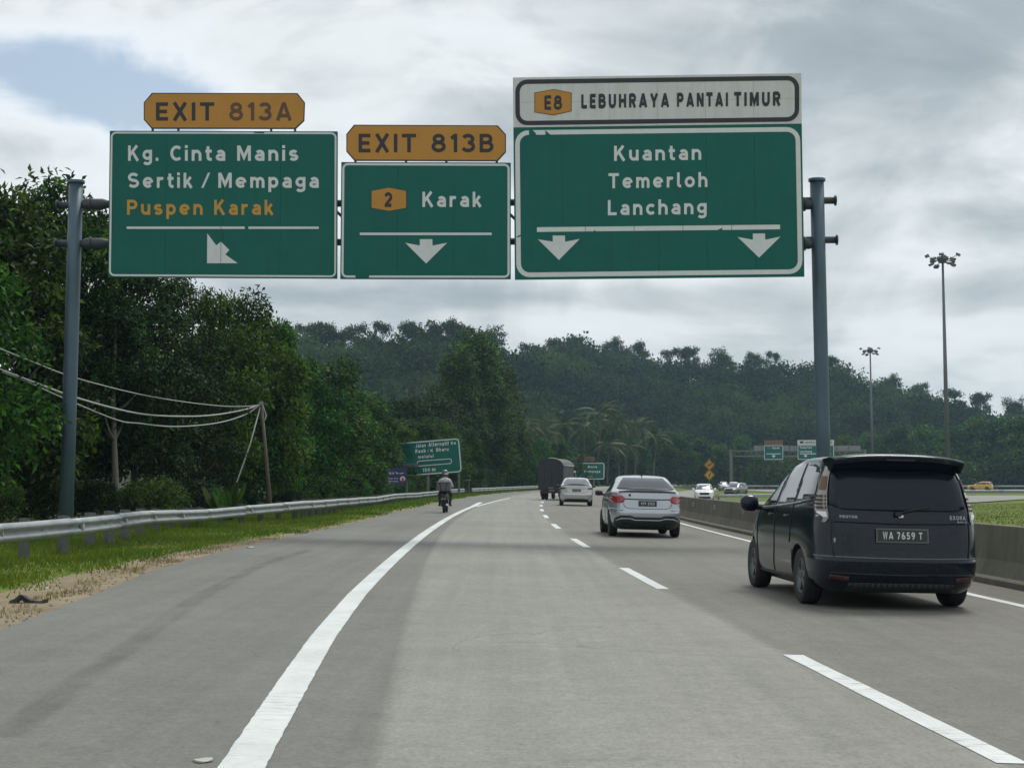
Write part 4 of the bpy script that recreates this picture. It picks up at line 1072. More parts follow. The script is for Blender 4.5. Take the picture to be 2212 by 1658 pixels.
        for y in (2.38, 1.50):
            hx = bvh.ray_cast(Vector((sx * 4, y, .98)), Vector((-sx, 0, 0)))[0].x
            m = MB(); m.tube([(hx - sx * .01, y - .10, .985), (hx + sx * .03, y - .06, .985), (hx + sx * .03, y + .06, .985), (hx - sx * .01, y + .10, .985)], .014, 8); m.build('door_handle', 'paint_black', car)
        mirror_piece('side_mirror', car, (sx * 1.01, 3.22, 1.10), (.22, .14, .20), 'paint_black', sx)
    patch(bvh, [(.31, 1.0), (.345, 1.0), (.345, 1.02), (.31, 1.02)], 'L', 'side_marker', 'lamp_white', car, .01, .03)
    patch(bvh, [(-.70, .725), (-.685, .725), (-.685, .775), (-.70, .775)], 'B', 'sticker', 'litter_white', car, .008, .03)
    ws = [(-.60, 1.48), (.60, 1.48), (.76, 1.14), (-.76, 1.14)]
    patch(bvh, ws, 'F', 'windscreen', 'glass_dark', car, .006, .08)
    plate(car, 'WA 7659 T', (0.0, .043, .815), .52, .125, R(-8))
    m = MB(); m.box((0, 2.3, .24), (1.45, 3.9, .06)); m.tube([(-.5, .2, .22), (-.5, .9, .25)], .03, 8); m.build('underbody', 'trim_black', car)
    return car
mpv = build_mpv()

# --- sedans ---------------------------------------------------------------------
def build_sedan(name, label, X, Yr, paintm, style, text, group=None, yaw=None):
    car = car_at(name, label, 'car', pos=(X, Yr, zr(X - D(Yr))), yaw=heading(Yr) if yaw is None else yaw, group=group)
    sl = [(.20, .20, 4.34, .76), (.28, .08, 4.44, .84), (.42, .015, 4.50, .880), (.60, .0, 4.53, .892), (.66, .02, 4.53, .892), (.72, .035, 4.52, .890), (.86, .055, 4.40, .884), (.95, .07, 4.05, .874), (1.03, .085, 3.55, .862),
          (1.09, .105, 3.34, .848), (1.135, .17, 3.20, .82), (1.16, .40, 3.10, .80), (1.22, .60, 2.98, .765), (1.34, .96, 2.70, .70), (1.43, 1.28, 2.40, .648), (1.48, 1.50, 2.18, .59), (1.51, 1.72, 1.98, .45), (1.522, 1.82, 1.9, .2)]
    axles = (.95, 3.60); wr = .315
    body, bvh = car_shell(sl, axles, wr, .885, [paintm, 'trim_black'], 5.5, 4.0)
    body.parent = car; add_wheels(car, axles, wr, .205, .775)
    rg = [(-.50, 1.455), (.50, 1.455), (.585, 1.36), (.715, 1.185), (.66, 1.168), (-.66, 1.168), (-.715, 1.185), (-.585, 1.36)]
    patch(bvh, rg, 'B', 'rear_window', 'glass_rear' if style == 0 else 'glass_grey', car, .006, .05)
    # raised boot lip
    sp_ = MB(); rows = 11
    for i in range(rows):
        x = -.70 + 1.4 * i / (rows - 1); u = abs(x / .7); y0 = .075 + .07 * u ** 3; zt = 1.165 - .035 * u ** 3
        for yy, zz in ((y0 + .22, zt - .035), (y0, zt), (y0 + .012, zt - .022), (y0 + .06, zt - .05)): sp_.v.append((x, yy, zz))
    for i in range(rows - 1):
        for j in range(4): a, b = i * 4 + j, i * 4 + (j + 1) % 4; sp_.face((a, b, b + 4, a + 4), 0, False)
    sp_.face([0, 1, 2, 3][::-1]); sp_.face([(rows - 1) * 4 + j for j in range(4)]); sp_.build('boot_spoiler', paintm, car)
    strip_on(bvh, [(-.70, 1.112), (0, 1.118), (.70, 1.112)], .022, 'B', 'boot_seam', 'trim_black', car, .004)
    lamp = [(-.875, .99), (-.80, 1.035), (-.62, 1.015), (-.545, .955), (-.58, .86), (-.67, .83), (-.80, .835), (-.872, .90)] if style == 0 else [(-.875, .955), (-.80, 1.01), (-.62, .975), (-.56, .935), (-.66, .90), (-.872, .905)]
    for q, s_ in ((lamp, -1), (mirror(lamp), 1)):
        lp = patch(bvh, q, 'B', 'tail_lamp', 'lamp_red' if style == 0 else 'glass_grey', car, .014, .04)
        hi = [(-.80, 1.015), (-.66, 1.0), (-.62, .975), (-.78, .99)]
        if style == 0: patch(bvh, hi if s_ < 0 else mirror(hi), 'B', 'lamp_segment', 'lamp_clear', lp, .017, .03)
        else: patch(bvh, [(-.86, .91), (-.62, .905), (-.66, .89), (-.86, .893)] if s_ < 0 else mirror([(-.86, .91), (-.62, .905), (-.66, .89), (-.86, .893)]), 'B', 'lamp_segment', 'trim_black', lp, .017, .03)
    strip_on(bvh, [(-.60, .935), (-.3, .925), (.3, .925), (.60, .935)], .020, 'B', 'boot_crease', 'trim_black' if style == 0 else paintm, car, .006 if style == 0 else .02)
    strip_on(bvh, [(-.60, .955), (-.3, .947), (.3, .947), (.60, .955)], .016, 'B', 'boot_garnish', 'chrome' if style == 0 else paintm, car, .012)
    strip_on(bvh, [(-.60, .83), (-.55, .74), (-.45, .705), (0, .70), (.45, .705), (.55, .74), (.60, .83)], .012, 'B', 'boot_seam', 'trim_black', car, .004)
    if style == 0:
        low_ = [(-.80, .30), (-.78, .46), (-.66, .535), (-.42, .54), (-.32, .50), (.32, .50), (.42, .54), (.66, .535), (.78, .46), (.80, .30), (.62, .20), (-.62, .20)]
        d_ = patch(bvh, low_, 'B', 'rear_diffuser', 'trim_black', car, .012, .05)
        strip_on(bvh, [(-.76, .40), (-.64, .455), (-.42, .46), (-.30, .425), (.30, .425), (.42, .46), (.64, .455), (.76, .40)], .018, 'B', 'diffuser_trim', 'chrome', d_, .02)
        for sx in (-1, 1): m = MB(); m.lathe([(.0, .05), (.045, .04), (.05, 0), (.05, .25)], (sx * .50, .03, .30), (0, 1, 0), 14); m.build('exhaust_tip', 'trim_black', car)
        strip_on(bvh, [(-.88, .70), (-.60, .66)], .022, 'B', 'bumper_crease', paintm, car, .018); strip_on(bvh, [(.88, .70), (.60, .66)], .022, 'B', 'bumper_crease', paintm, car, .018)
        m = MB(); m.lathe([(.0, 0), (.028, 0), (.028, .012), (.02, .016)], (-.44, .052, 1.035), (0, 1, 0), 12); m.build('badge', 'trim_black', car)
    else:
        patch(bvh, [(-.70, .22), (.70, .22), (.62, .36), (.35, .39), (-.35, .39), (-.62, .36)], 'B', 'rear_diffuser', 'trim_black', car, .012, .05)
        strip_on(bvh, [(-.80, .38), (-.62, .46), (-.45, .47)], .02, 'B', 'bumper_crease', 'chrome', car, .014); strip_on(bvh, [(.80, .38), (.62, .46), (.45, .47)], .02, 'B', 'bumper_crease', 'chrome', car, .014)
        strip_on(bvh, [(-.5, 1.045), (.5, 1.045)], .03, 'B', 'boot_garnish', 'chrome', car, .012)
    panes = [[(2.02, 1.075), (3.10, 1.045), (2.80, 1.22), (2.48, 1.36), (2.0, 1.44)], [(1.05, 1.11), (1.96, 1.078), (1.94, 1.445), (1.62, 1.435), (1.34, 1.34)]]
    for pn in panes:
        for ax in 'LR': patch(bvh, pn, ax, 'side_window', 'glass_dark', car, .006)
    for ax in 'LR':
        sx = -1 if ax == 'L' else 1
        strip_on(bvh, [(1.99, 1.06), (1.97, .6), (2.0, .30)], .012, ax, 'door_seam', 'trim_black', car); strip_on(bvh, [(3.10, 1.03), (3.06, .6), (3.02, .30)], .012, ax, 'door_seam', 'trim_black', car)
        strip_on(bvh, [(1.02, 1.09), (1.22, .80), (1.34, .62)], .012, ax, 'door_seam', 'trim_black', car)
        for y in (2.15, 1.30):
            hx = bvh.ray_cast(Vector((sx * 4, y, .93)), Vector((-sx, 0, 0)))[0].x
            m = MB(); m.tube([(hx - sx * .01, y - .10, .93), (hx + sx * .028, y - .05, .93), (hx + sx * .028, y + .05, .93), (hx - sx * .01, y + .10, .93)], .013, 8); m.build('door_handle', paintm, car)
        mirror_piece('side_mirror', car, (sx * .99, 2.92, 1.05), (.20, .13, .14), 'trim_black', sx)
    patch(bvh, [(-.52, 1.43), (.52, 1.43), (.72, 1.16), (-.72, 1.16)], 'F', 'windscreen', 'glass_dark', car, .006, .08)
    m = MB(); m.add([(-.02, 1.62, 1.50), (.02, 1.62, 1.50), (.012, 1.80, 1.50), (-.012, 1.80, 1.50), (0, 1.63, 1.585)], [(0, 1, 4), (1, 2, 4), (2, 3, 4), (3, 0, 4), (3, 2, 1, 0)]); m.build('roof_antenna', 'trim_black', car)
    plate(car, text, (0, .038, .83), .42, .11, R(-4), y=0)
    m = MB(); m.box((0, 2.25, .24), (1.4, 3.8, .06)); m.build('underbody', 'trim_black', car)
    return car, bvh
sedan, _ = build_sedan('sedan', 'silver sedan with red tail lamps and black diffuser ahead of the black people carrier', 3.30, 38.55, 'paint_silver', 0, 'VFP 2103', 'silver sedans in the outer lane')
sedan2, _ = build_sedan('sedan', 'smaller silver sedan with colourless tail lamps just behind the dark canvas lorry', 3.44, 84.5, 'paint_silver_warm', 1, 'WA 1427', 'silver sedans in the outer lane')

# --- canvas lorry ---------------------------------------------------------------
def build_lorry():
    car = thing('lorry', 'small lorry under a dark rounded canvas cover with a paler flank', 'lorry', (2.62, 106.5, zr(-.4)), R(-11))
    def arch(y, wd, zt, zb, n=12):
        return [(-wd, y, zb)] + [(wd * math.cos(a) * (1 if abs(math.cos(a)) < .995 else 1), y, zt - .52 + .52 * math.sin(a)) for a in np.linspace(math.pi, 0, n)] + [(wd, y, zb)]
    ys_ = np.linspace(0, 4.6, 9); m = MB()
    for i, y in enumerate(ys_): m.v += arch(y, .87, 2.80 - (.03 if i % 2 else 0), .95)
    n = 14
    for i in range(len(ys_) - 1):
        for j in range(n - 1):
            a = i * n + j; m.face((a, a + n, a + n + 1, a + 1), 0 if j < 6 else 1, False)
    o = m.build('canvas_cover', ['tarp_dark', 'tarp_side'], car)
    m = MB(); q = arch(-.01, .865, 2.79, .95); m.v = q + [(a, b + .015, c) for a, b, c in q]; m.face(range(n)); m.face(list(range(n, 2 * n))[::-1])
    for j in range(n): k_ = (j + 1) % n; m.face((j, j + n, k_ + n, k_))
    m.build('rear_curtain', 'tarp_dark', car)
    for x in (-.45, 0.05, .5): MB().tube([(x, -.02, 1.0), (x + .01, -.03, 1.8), (x, -.02, 2.5)], .012, 6).build('curtain_fold', 'tarp_dark', car)
    ridge = [p for p in arch(-.012, .885, 2.815, .95)][6:14]; MB().tube([Vector(p) for p in ridge[:-1]], .028, 6).build('cover_rope', 'rope_pale', car)
    MB().tube([(.885, 0, 2.32), (.885, 2.3, 2.30), (.885, 4.6, 2.32)], .035, 6).build('cover_rope', 'rope_pale', car)
    for y in np.linspace(.3, 4.4, 8): MB().tube([(.878, y, 2.25), (.885, y + .02, 1.6), (.878, y, 1.0)], .014, 6).build('cover_fold', 'tarp_side', car)
    m = MB(); m.box((0, 2.3, .84), (1.72, 4.62, .20)); m.build('load_bed', 'tarp_dark', car)
    m = MB(); m.box((0, -.02, .80), (1.70, .05, .30)); m.box((0, .0, .50), (1.5, .06, .10)); m.build('tailgate', 'bike_black', car)
    for x in (-.68, -.45, -.08, .05, .18, .52): m = MB(); m.box((x, -.05, .62), (.10, .02, .045)); m.build('tail_lamp', 'litter_white' if abs(x) < .3 else 'lamp_red', car)
    plate(car, 'BFD 2217', (0, -.055, .80), .34, .09)
    m = MB(); m.box((-.4, 2.9, .60), (.12, 5.6, .16)); m.box((.4, 2.9, .60), (.12, 5.6, .16)); m.build('chassis', 'bike_black', car)
    m = MB(); cab = [(4.70, .55), (6.15, .55), (6.2, .95), (6.0, 1.35), (5.75, 1.98), (4.75, 2.0)]; nn = len(cab)
    m.v = [(-.82, y, z) for y, z in cab] + [(.82, y, z) for y, z in cab]; m.face(list(range(nn))); m.face([i + nn for i in range(nn)][::-1])
    for i in range(nn): j = (i + 1) % nn; m.face((i, i + nn, j + nn, j))
    m.build('cab', 'paint_white', car)
    for sx in (-1, 1):
        m = MB(); m.box((sx * .825, 5.3, 1.6), (.012, .75, .5)); m.build('cab_window', 'glass_dark', car)
        m = MB(); m.tube([(sx * .8, 5.9, 1.7), (sx * 1.0, 5.95, 1.6)], .015, 6); m.box((sx * 1.04, 5.92, 1.5), (.14, .05, .28)); m.build('side_mirror', 'trim_black', car)
    a, b = wheel_meshes(.33, .19, 6)
    for x, y in ((-.72, 1.15), (-.50, 1.15), (.72, 1.15), (.50, 1.15), (-.70, 5.2), (.70, 5.2)):
        wo = link('wheel', a, car); wo.location = (x, y, .33); wo.rotation_euler = (0, 0, 0 if x > 0 else math.pi); link('rim', b, wo)
    for x in (-.61, .61): m = MB(); m.box((x, .62, .42), (.42, .02, .36)); m.build('mud_flap', 'rubber', car)
    return car
build_lorry()

# --- motorcycle and rider ---------------------------------------------------------
BX, BY = -2.66, 61.2
bz = zr(BX - D(BY))
def build_bike():
    b = thing('motorcycle', 'dark underbone motorcycle with a grey delivery box riding in the exit lane', 'motorcycle', (BX, BY, bz), heading(61) - R(2))
    t = MB(); r = .285
    t.lathe([(r * .72, -.035), (r * .95, -.045), (r, -.012), (r, .012), (r * .95, .045), (r * .72, .035)], (0, 0, 0), (1, 0, 0), 26)
    ri = MB(); ri.lathe([(r * .72, -.02), (r * .70, 0), (r * .72, .02)], (0, 0, 0), (1, 0, 0), 26); ri.lathe([(.0, -.05), (.04, -.05), (.04, .05), (0, .05)], (0, 0, 0), (1, 0, 0), 12)
    for k_ in range(6):
        rot = Matrix.Rotation(math.pi * k_ / 3, 3, 'X'); ri.box(rot @ Vector((0, 0, r * .38)), (.03, .03, r * .72), 0, rot)
    w0 = t.build('wheel', 'rubber', b); w0.location = (0, .33, r); ri.build('rim', 'rim_metal', w0)
    w1 = dup(w0, b); w1.location = (0, 1.55, r)
    m = MB(); prof = [(.10, .62, .10), (.20, .70, .13), (.45, .66, .14), (.75, .60, .13), (.95, .58, .10), (1.15, .78, .10), (1.25, .92, .12), (1.32, .98, .08)]
    for y, z, hw in prof: m.v += [(-hw, y, z), (-hw * .7, y, z + .10), (0, y, z + .13), (hw * .7, y, z + .10), (hw, y, z), (hw * .6, y, z - .16), (-hw * .6, y, z - .16)]
    for i in range(len(prof) - 1):
        for j in range(7): a, c = i * 7 + j, i * 7 + (j + 1) % 7; m.face((a, c, c + 7, a + 7), 0, True)
    m.face(range(7)); m.face([(len(prof) - 1) * 7 + j for j in range(7)][::-1]); m.build('fairing', 'bike_black', b)
    m = MB(); m.box((0, .50, .77), (.26, .72, .09), 0, None, .85); m.build('seat', 'rubber', b)
    m = MB(); m.box((0, .75, .38), (.30, .42, .26), 0, None, .8); m.tube([(0, .33, .29), (.0, .75, .42)], .03, 8); m.build('engine', 'bike_black', b)
    m = MB(); m.box((0, .10, .45), (.16, .02, .44), 0, Matrix.Rotation(R(12), 3, 'X')); m.build('rear_mudguard', 'bike_black', b)
    m = MB(); m.box((0, .045, .66), (.18, .05, .07)); m.build('tail_lamp', 'reflector_dull', b)
    plate(b, 'WQF 118', (0, .035, .54), .19, .10, R(10))
    m = MB(); m.tube([(.13, .10, .32), (.14, .5, .28), (.13, .75, .3)], [.045, .04, .02], 10); m.build('exhaust', 'chrome', b)
    m = MB(); m.tube([(-.32, 1.08, .99), (-.18, 1.2, 1.0), (0, 1.24, .98), (.18, 1.2, 1.0), (.32, 1.08, .99)], .016, 8); m.build('handlebar', 'trim_black', b)
    m = MB(); m.tube([(0, 1.26, .9), (0, 1.45, .5), (.0, 1.55, .285)], .03, 8); m.build('front_fork', 'trim_black', b)
    for sx in (-1, 1):
        m = MB(); m.tube([(sx * .26, 1.14, 1.0), (sx * .34, 1.16, 1.16)], .008, 6); m.box((sx * .37, 1.15, 1.19), (.12, .03, .07)); m.build('side_mirror', 'trim_black', b)
        m = MB(); m.tube([(0, .72, .27), (sx * .28, .72, .27)], .016, 6); m.build('foot_peg', 'trim_black', b)
    bm = bmesh.new(); bmesh.ops.create_cube(bm, size=1); bmesh.ops.scale(bm, vec=(.56, .44, .36), verts=bm.verts); bmesh.ops.bevel(bm, geom=list(bm.edges), offset=.035, segments=3, affect='EDGES', profile=.5)
    me = bpy.data.meshes.new('delivery_box'); bm.to_mesh(me); bm.free(); me.materials.append(MATS['box_grey']); bo = link('delivery_box', me, b); bo.location = (0, .16, 1.03)
    m = MB(); m.box((-.11, -.226, -.02), (.035, .008, .30), 0, Matrix.Rotation(R(-10), 3, 'Y')); m.box((.11, -.226, -.02), (.035, .008, .30), 0, Matrix.Rotation(R(10), 3, 'Y')); m.box((0, -.224, .135), (.50, .008, .02)); m.build('box_strap', 'trim_black', bo)
    m = MB(); m.box((0, .17, .83), (.22, .36, .04)); m.build('carrier_rack', 'trim_black', b)
    return b
bike = build_bike()
def skin_body(name, joints, bones, mats, root=0, levels=2):
    me = bpy.data.meshes.new(name); me.from_pydata([j[0] for j in joints], bones, []); o = bpy.data.objects.new(name, me); COL.objects.link(o)
    sk = o.modifiers.new('skin', 'SKIN'); sk.use_smooth_shade = True
    if not me.skin_vertices: bpy.context.view_layer.objects.active = o
    for i, j in enumerate(joints):
        r_ = j[1]; me.skin_vertices[0].data[i].radius = r_ if isinstance(r_, tuple) else (r_, r_); me.skin_vertices[0].data[i].use_root = (i == root)
    sb = o.modifiers.new('sub', 'SUBSURF'); sb.levels = levels; sb.render_levels = levels
    dg = bpy.context.evaluated_depsgraph_get(); m2 = bpy.data.meshes.new_from_object(o.evaluated_get(dg)); o.modifiers.clear(); o.data = m2; bpy.data.meshes.remove(me)
    m2.materials.clear()
    for m in mats: m2.materials.append(MATS[m])
    return o
def build_rider():
    p = thing('person', 'person in a pale shirt and dark trousers with a helmet, astride the motorcycle', 'person', (BX, BY, bz), heading(61) - R(2))
    J = [((0, .58, .86), (.15, .12)), ((0, .62, 1.02), (.15, .11)), ((0, .68, 1.20), (.18, .115)), ((0, .70, 1.30), (.11, .085)), ((0, .73, 1.38), .055), ((0, .755, 1.45), (.075, .085)), ((0, .76, 1.53), (.07, .08)),
         ((-.19, .70, 1.26), .065), ((-.27, .84, 1.05), .048), ((-.30, 1.04, 1.0), .034), ((.19, .70, 1.26), .065), ((.27, .84, 1.05), .048), ((.30, 1.04, 1.0), .034),
         ((-.11, .62, .84), .095), ((-.23, .98, .72), .075), ((-.20, .74, .38), .052), ((-.21, .70, .30), .045), ((-.23, .90, .275), .04), ((.11, .62, .84), .095), ((.23, .98, .72), .075), ((.20, .74, .38), .052), ((.21, .70, .30), .045), ((.23, .90, .275), .04)]
    Bn = [(0, 1), (1, 2), (2, 3), (3, 4), (4, 5), (5, 6), (3, 7), (7, 8), (8, 9), (3, 10), (10, 11), (11, 12), (0, 13), (13, 14), (14, 15), (15, 16), (16, 17), (0, 18), (18, 19), (19, 20), (20, 21), (21, 22)]
    o = skin_body('body', J, Bn, ['skin', 'shirt', 'trousers', 'bike_black']); o.parent = p
    for f in o.data.polygons:
        c = f.center
        f.material_index = 3 if c.z < .33 else 2 if (c.z < .88 or (c.z < .92 and abs(c.x) < .2)) else 0 if (c.z > 1.38 or (c.y > .93 and c.z > .9)) else 1
        f.use_smooth = True
    hm = MB(); prof = [(.0, .16), (.06, .152), (.105, .115), (.128, .05), (.130, -.02), (.122, -.085), (.105, -.12), (.085, -.125)]
    hm.lathe(prof, (0, 0, 0), (0, 0, 1), 22); h = hm.build('helmet', 'helmet', p); h.location = (0, .76, 1.515)
    m = MB(); m.lathe([(.1335, -.018), (.1335, .02)], (0, 0, 0), (0, 0, 1), 22); m.build('helmet_stripe', 'chrome', h)
    m = MB(); m.v = [(.136 * math.cos(a), .136 * math.sin(a), z) for z in (-.06, .045) for a in np.linspace(R(25), R(155), 9)]
    for i in range(8): m.face((i, i + 1, i + 10, i + 9), 0, True)
    m.build('visor', 'glass_dark', h)
    for sx in (-1, 1):         # gloved hands closed round the grips: palm, four fingers of unequal length, thumb
        g_ = MB(); c = Vector((sx * .30, 1.07, 1.0)); g_.box(c + Vector((0, -.03, .012)), (.085, .075, .034))
        for k_, l in enumerate((.038, .044, .042, .032)):
            x = sx * (.30 - .033 + .022 * k_); g_.tube([(x, 1.075, 1.015), (x, 1.075 + l * .6, 1.018), (x, 1.075 + l * .75, .995), (x, 1.075 + l * .35, .972)], [.0095, .009, .0085, .007], 6)
        g_.tube([(sx * .262, 1.03, 1.0), (sx * .25, 1.06, .985), (sx * .256, 1.085, .975)], [.011, .010, .008], 6); g_.build('glove', 'bike_black', p)
    return p
rider = build_rider()

# --- oncoming and faraway cars ------------------------------------------------------
def build_suv(name, label, pos, yaw, paintm, group=None, front=True):
    car = thing(name, label, 'car', pos, yaw, group)
    sl = [(.28, .15, 4.55, .80), (.36, .05, 4.66, .88), (.60, .0, 4.72, .91), (.90, .03, 4.68, .915), (1.02, .05, 4.50, .905), (1.10, .08, 3.55, .885), (1.16, .10, 3.30, .865), (1.35, .18, 2.98, .79), (1.55, .28, 2.62, .725), (1.66, .38, 2.35, .67), (1.71, .6, 2.05, .55), (1.73, .95, 1.8, .3)]
    body, bvh = car_shell(sl, (.95, 3.72), .36, .90, [paintm, 'trim_black'], 6, 5, 24, 48); body.parent = car; add_wheels(car, (.95, 3.72), .36, .23, .78)
    patch(bvh, [(-.60, 1.62), (.60, 1.62), (.77, 1.19), (-.77, 1.19)], 'F', 'windscreen', 'glass_grey', car, .008, .12)
    patch(bvh, [(-.42, .70), (.42, .70), (.46, .92), (-.46, .92)], 'F', 'grille', 'trim_black', car, .012, .12); patch(bvh, [(-.6, .36), (.6, .36), (.55, .55), (-.55, .55)], 'F', 'bumper_insert', 'trim_black', car, .012, .12)
    for q in ([(-.84, .84), (-.52, .82), (-.52, .93), (-.80, .99)],): patch(bvh, q, 'F', 'headlight', 'lamp_white', car, .014, .08); patch(bvh, mirror(q), 'F', 'headlight', 'lamp_white', car, .014, .08)
    patch(bvh, [(-.62, 1.60), (.62, 1.60), (.74, 1.20), (-.74, 1.20)], 'B', 'rear_window', 'glass_dark', car, .008, .12)
    for ax in 'LR':
        sx = -1 if ax == 'L' else 1
        for pn in ([(2.1, 1.20), (3.1, 1.17), (2.6, 1.55), (2.1, 1.60)], [(1.1, 1.22), (2.0, 1.20), (2.0, 1.60), (1.15, 1.60)], [(.42, 1.26), (1.0, 1.22), (1.05, 1.58), (.55, 1.52)]): patch(bvh, pn, ax, 'side_window', 'glass_dark', car, .008, .14)
        mirror_piece('side_mirror', car, (sx * 1.02, 3.0, 1.22), (.22, .16, .20), paintm, sx)
    return car
def far_pos(px, Y): return Vector((P(px, 1060, Y).x, Y, float(Tz(P(px, 1060, Y).x, Y)) + .08))
suv = build_suv('car', 'white car driving towards the viewer just over the median wall', far_pos(1520, 152), R(180) + heading(152) - R(2), 'paint_white', 'cars on the opposite carriageway')
def far_car(src, label, px, Y, yaw, paintm=None):
    c = dup(src); c.location = far_pos(px, Y); c.rotation_euler = (0, 0, yaw); c['label'] = label
    if paintm:
        for ch in c.children:
            if ch.name.startswith('body'): ch.data = ch.data.copy(); ch.data.materials[0] = MATS[paintm]
    return c
far_car(suv, 'tiny white car behind the white oncoming car, beneath the faraway gantry', 1585, 262, R(172))
far_car(suv, 'dark grey car passing behind the mirror of the black people carrier', 1604, 205, R(150), 'paint_grey')
far_car(suv, 'small silver car in the queue under the faraway gantry', 1562, 300, R(176), 'paint_silver')
yc = far_car(suv, 'yellow car on the far road past the grass mound', 2145, 300, R(62), 'paint_yellow')

# ------------------------------------------------------------------ roadside signs
def sign_posts(par, pl, pxs, py_top, w_=.12, off=-.12):
    for px in pxs:
        a = pl.at(px, py_top, off); z0 = float(Tz(a.x, a.y)) - .2
        m = MB(); m.box((a.x, a.y, (a.z + z0) / 2), (w_, w_, a.z - z0)); worldpart(m.build('post', 'post_grey'), par)
# tilted direction sign behind the motorcycle
Z = lambda x, y: (812.2 + x * .12505, 915.9 + y * .12505)
TL, TR, BR, BL = Z(318, 325), Z(1440, 232), Z(1492, 830), Z(345, 915)
pl = Plane(TL, TR, BR, BL, 118, 114)
sg = thing('direction_sign', 'green direction sign leaning to one side with 150 m in its lowest line', 'road sign', pl.at(920, 1050, -.1))
prism(pl, rrect(TL, TR, BR, BL, 9), 0, .05, 'sign_green', 'sign_panel', sg); ring(pl, rrect(TL, TR, BR, BL, 9, 1.0), rrect(TL, TR, BR, BL, 9, 3.2), .008, 'sign_letter', 'border', sg)
SL2 = -.075
def sw(body, x0, x1, yc, yb, slope=SL2, mat='sign_letter'):
    words_(pl, body, Z(x0, 0)[0], Z(x1, 0)[0], Z(0, yc)[1], Z(0, yb)[1], .012, mat, sg, .10, slope)
sw('Jalan', 685, 862, 340, 405); sw('Alternatif', 908, 1258, 318, 387); sw('Ke', 1298, 1385, 300, 352)
sw('Raub', 682, 862, 435, 498); sw('/', 895, 912, 432, 482); sw('K', 945, 990, 430, 480); sw('Bharu', 1042, 1255, 412, 472)
sw('melalui', 730, 995, 535, 592); sw('150', 808, 935, 765, 822); sw('m', 970, 1030, 745, 812)
bx = [Z(705, 632), Z(1310, 588), Z(1312, 682), Z(712, 730)]
ring(pl, rrect(*bx, 5, 0), rrect(*bx, 5, 1.6), .010, 'sign_letter', 'border', sg)
sign_posts(sg, pl, (Z(885, 0)[0], Z(1418, 0)[0]), 985, .16)
prism(pl, [Z(420, 690), Z(735, 672), Z(738, 738), Z(425, 760)], .06, .03, 'box_grey', 'cover_board', sg)
pl = Plane(Z(190, 760), Z(525, 745), Z(525, 1045), Z(195, 1060), 103, 102)
sg = thing('notice_board', 'dark blue notice board with a red and white emblem beside the leaning green sign', 'sign', pl.at(853, 1060, -.1))
q = [Z(190, 765), Z(525, 745), Z(525, 1040), Z(195, 1060)]
prism(pl, q, 0, .05, 'sign_blue', 'board', sg)
def sw2(body, x0, x1, yc, yb): words_(pl, body, Z(x0, 0)[0], Z(x1, 0)[0], Z(0, yc)[1], Z(0, yb)[1], .010, 'sign_white', sg, .11)
sw2('BIK', 232, 318, 828, 866); flat(pl, [Z(330, 828), Z(352, 826), Z(398, 850), Z(372, 858)], .010, 'sign_white', 'stripe', sg); flat(pl, [Z(405, 845), Z(478, 836), Z(478, 850), Z(408, 856)], .010, 'sign_white', 'stripe', sg)
sw2('Pusat', 220, 290, 922, 950); sw2('sewa', 310, 380, 920, 944); sw2('Bersama', 220, 382, 972, 995)
em = [Z(462 + 46 * math.cos(R(a)), 945 + 48 * math.sin(R(a))) for a in range(0, 360, 20)]
flat(pl, em, .009, 'sign_red', 'emblem', sg); arcp = stroke_poly([Z(462 + 34 * math.cos(R(a)), 945 + 36 * math.sin(R(a))) for a in range(140, 405, 15)], 1.5); flat(pl, arcp, .012, 'sign_white', 'emblem', sg)
sign_posts(sg, pl, (Z(210, 0)[0], Z(518, 0)[0]), 1040, .09)
pl = Plane(Z(1450, 885), Z(1635, 875), Z(1640, 970), Z(1455, 980), 150, 149)
sg = thing('direction_sign', 'little faded green sign past the post of the leaning direction sign', 'road sign', pl.at(1005, 1050, -.1))
q = [Z(1445, 890), Z(1635, 875), Z(1640, 968), Z(1450, 982)]
prism(pl, q, 0, .05, 'sign_green', 'sign_panel', sg); ring(pl, rrect(*q, 3, 0), rrect(*q, 3, 1.2), .008, 'sign_letter', 'border', sg)
sign_posts(sg, pl, (Z(1495, 0)[0], Z(1595, 0)[0]), 1036, .12)
# sign beyond the lorry
Z = lambda x, y: (1140.6 + x * .09374, 976.4 + y * .09374)
TL, TR, BR, BL = Z(560, 245), Z(1765, 235), Z(1765, 628), Z(560, 632)
pl = Plane(TL, TR, BR, BL, 290, 290)
sg = thing('direction_sign', 'green sign to Cinta Manis and Mempaga half hidden by the lorry', 'road sign', pl.at(1280, 1050, -.1))
prism(pl, rrect(TL, TR, BR, BL, 5), 0, .08, 'sign_green', 'sign_panel', sg); ring(pl, rrect(TL, TR, BR, BL, 5, .5), rrect(TL, TR, BR, BL, 5, 2.2), .03, 'sign_letter', 'border', sg)
for b, x0, x1, yc, yb in (('Kg.', 850, 1010, 305, 362), ('Cinta', 1130, 1330, 305, 362), ('Manis', 1375, 1595, 305, 362), ('Sertik', 900, 1210, 412, 466), ('/', 1235, 1262, 412, 466), ('Mempaga', 1295, 1665, 412, 466)): words_(pl, b, Z(x0, 0)[0], Z(x1, 0)[0], Z(0, yc)[1], Z(0, yb)[1], .04, 'sign_letter', sg, .11)
flat(pl, stroke_poly([Z(1170, 572), Z(1215, 548)], .9), .04, 'sign_letter', 'arrow', sg); words_(pl, 'Karak', *(Z(1320, 0)[0], Z(1490, 0)[0]), Z(0, 530)[1], Z(0, 575)[1], .04, 'sign_letter_orange', sg)
sign_posts(sg, pl, (Z(800, 0)[0], Z(1520, 0)[0]), 1034, .3)
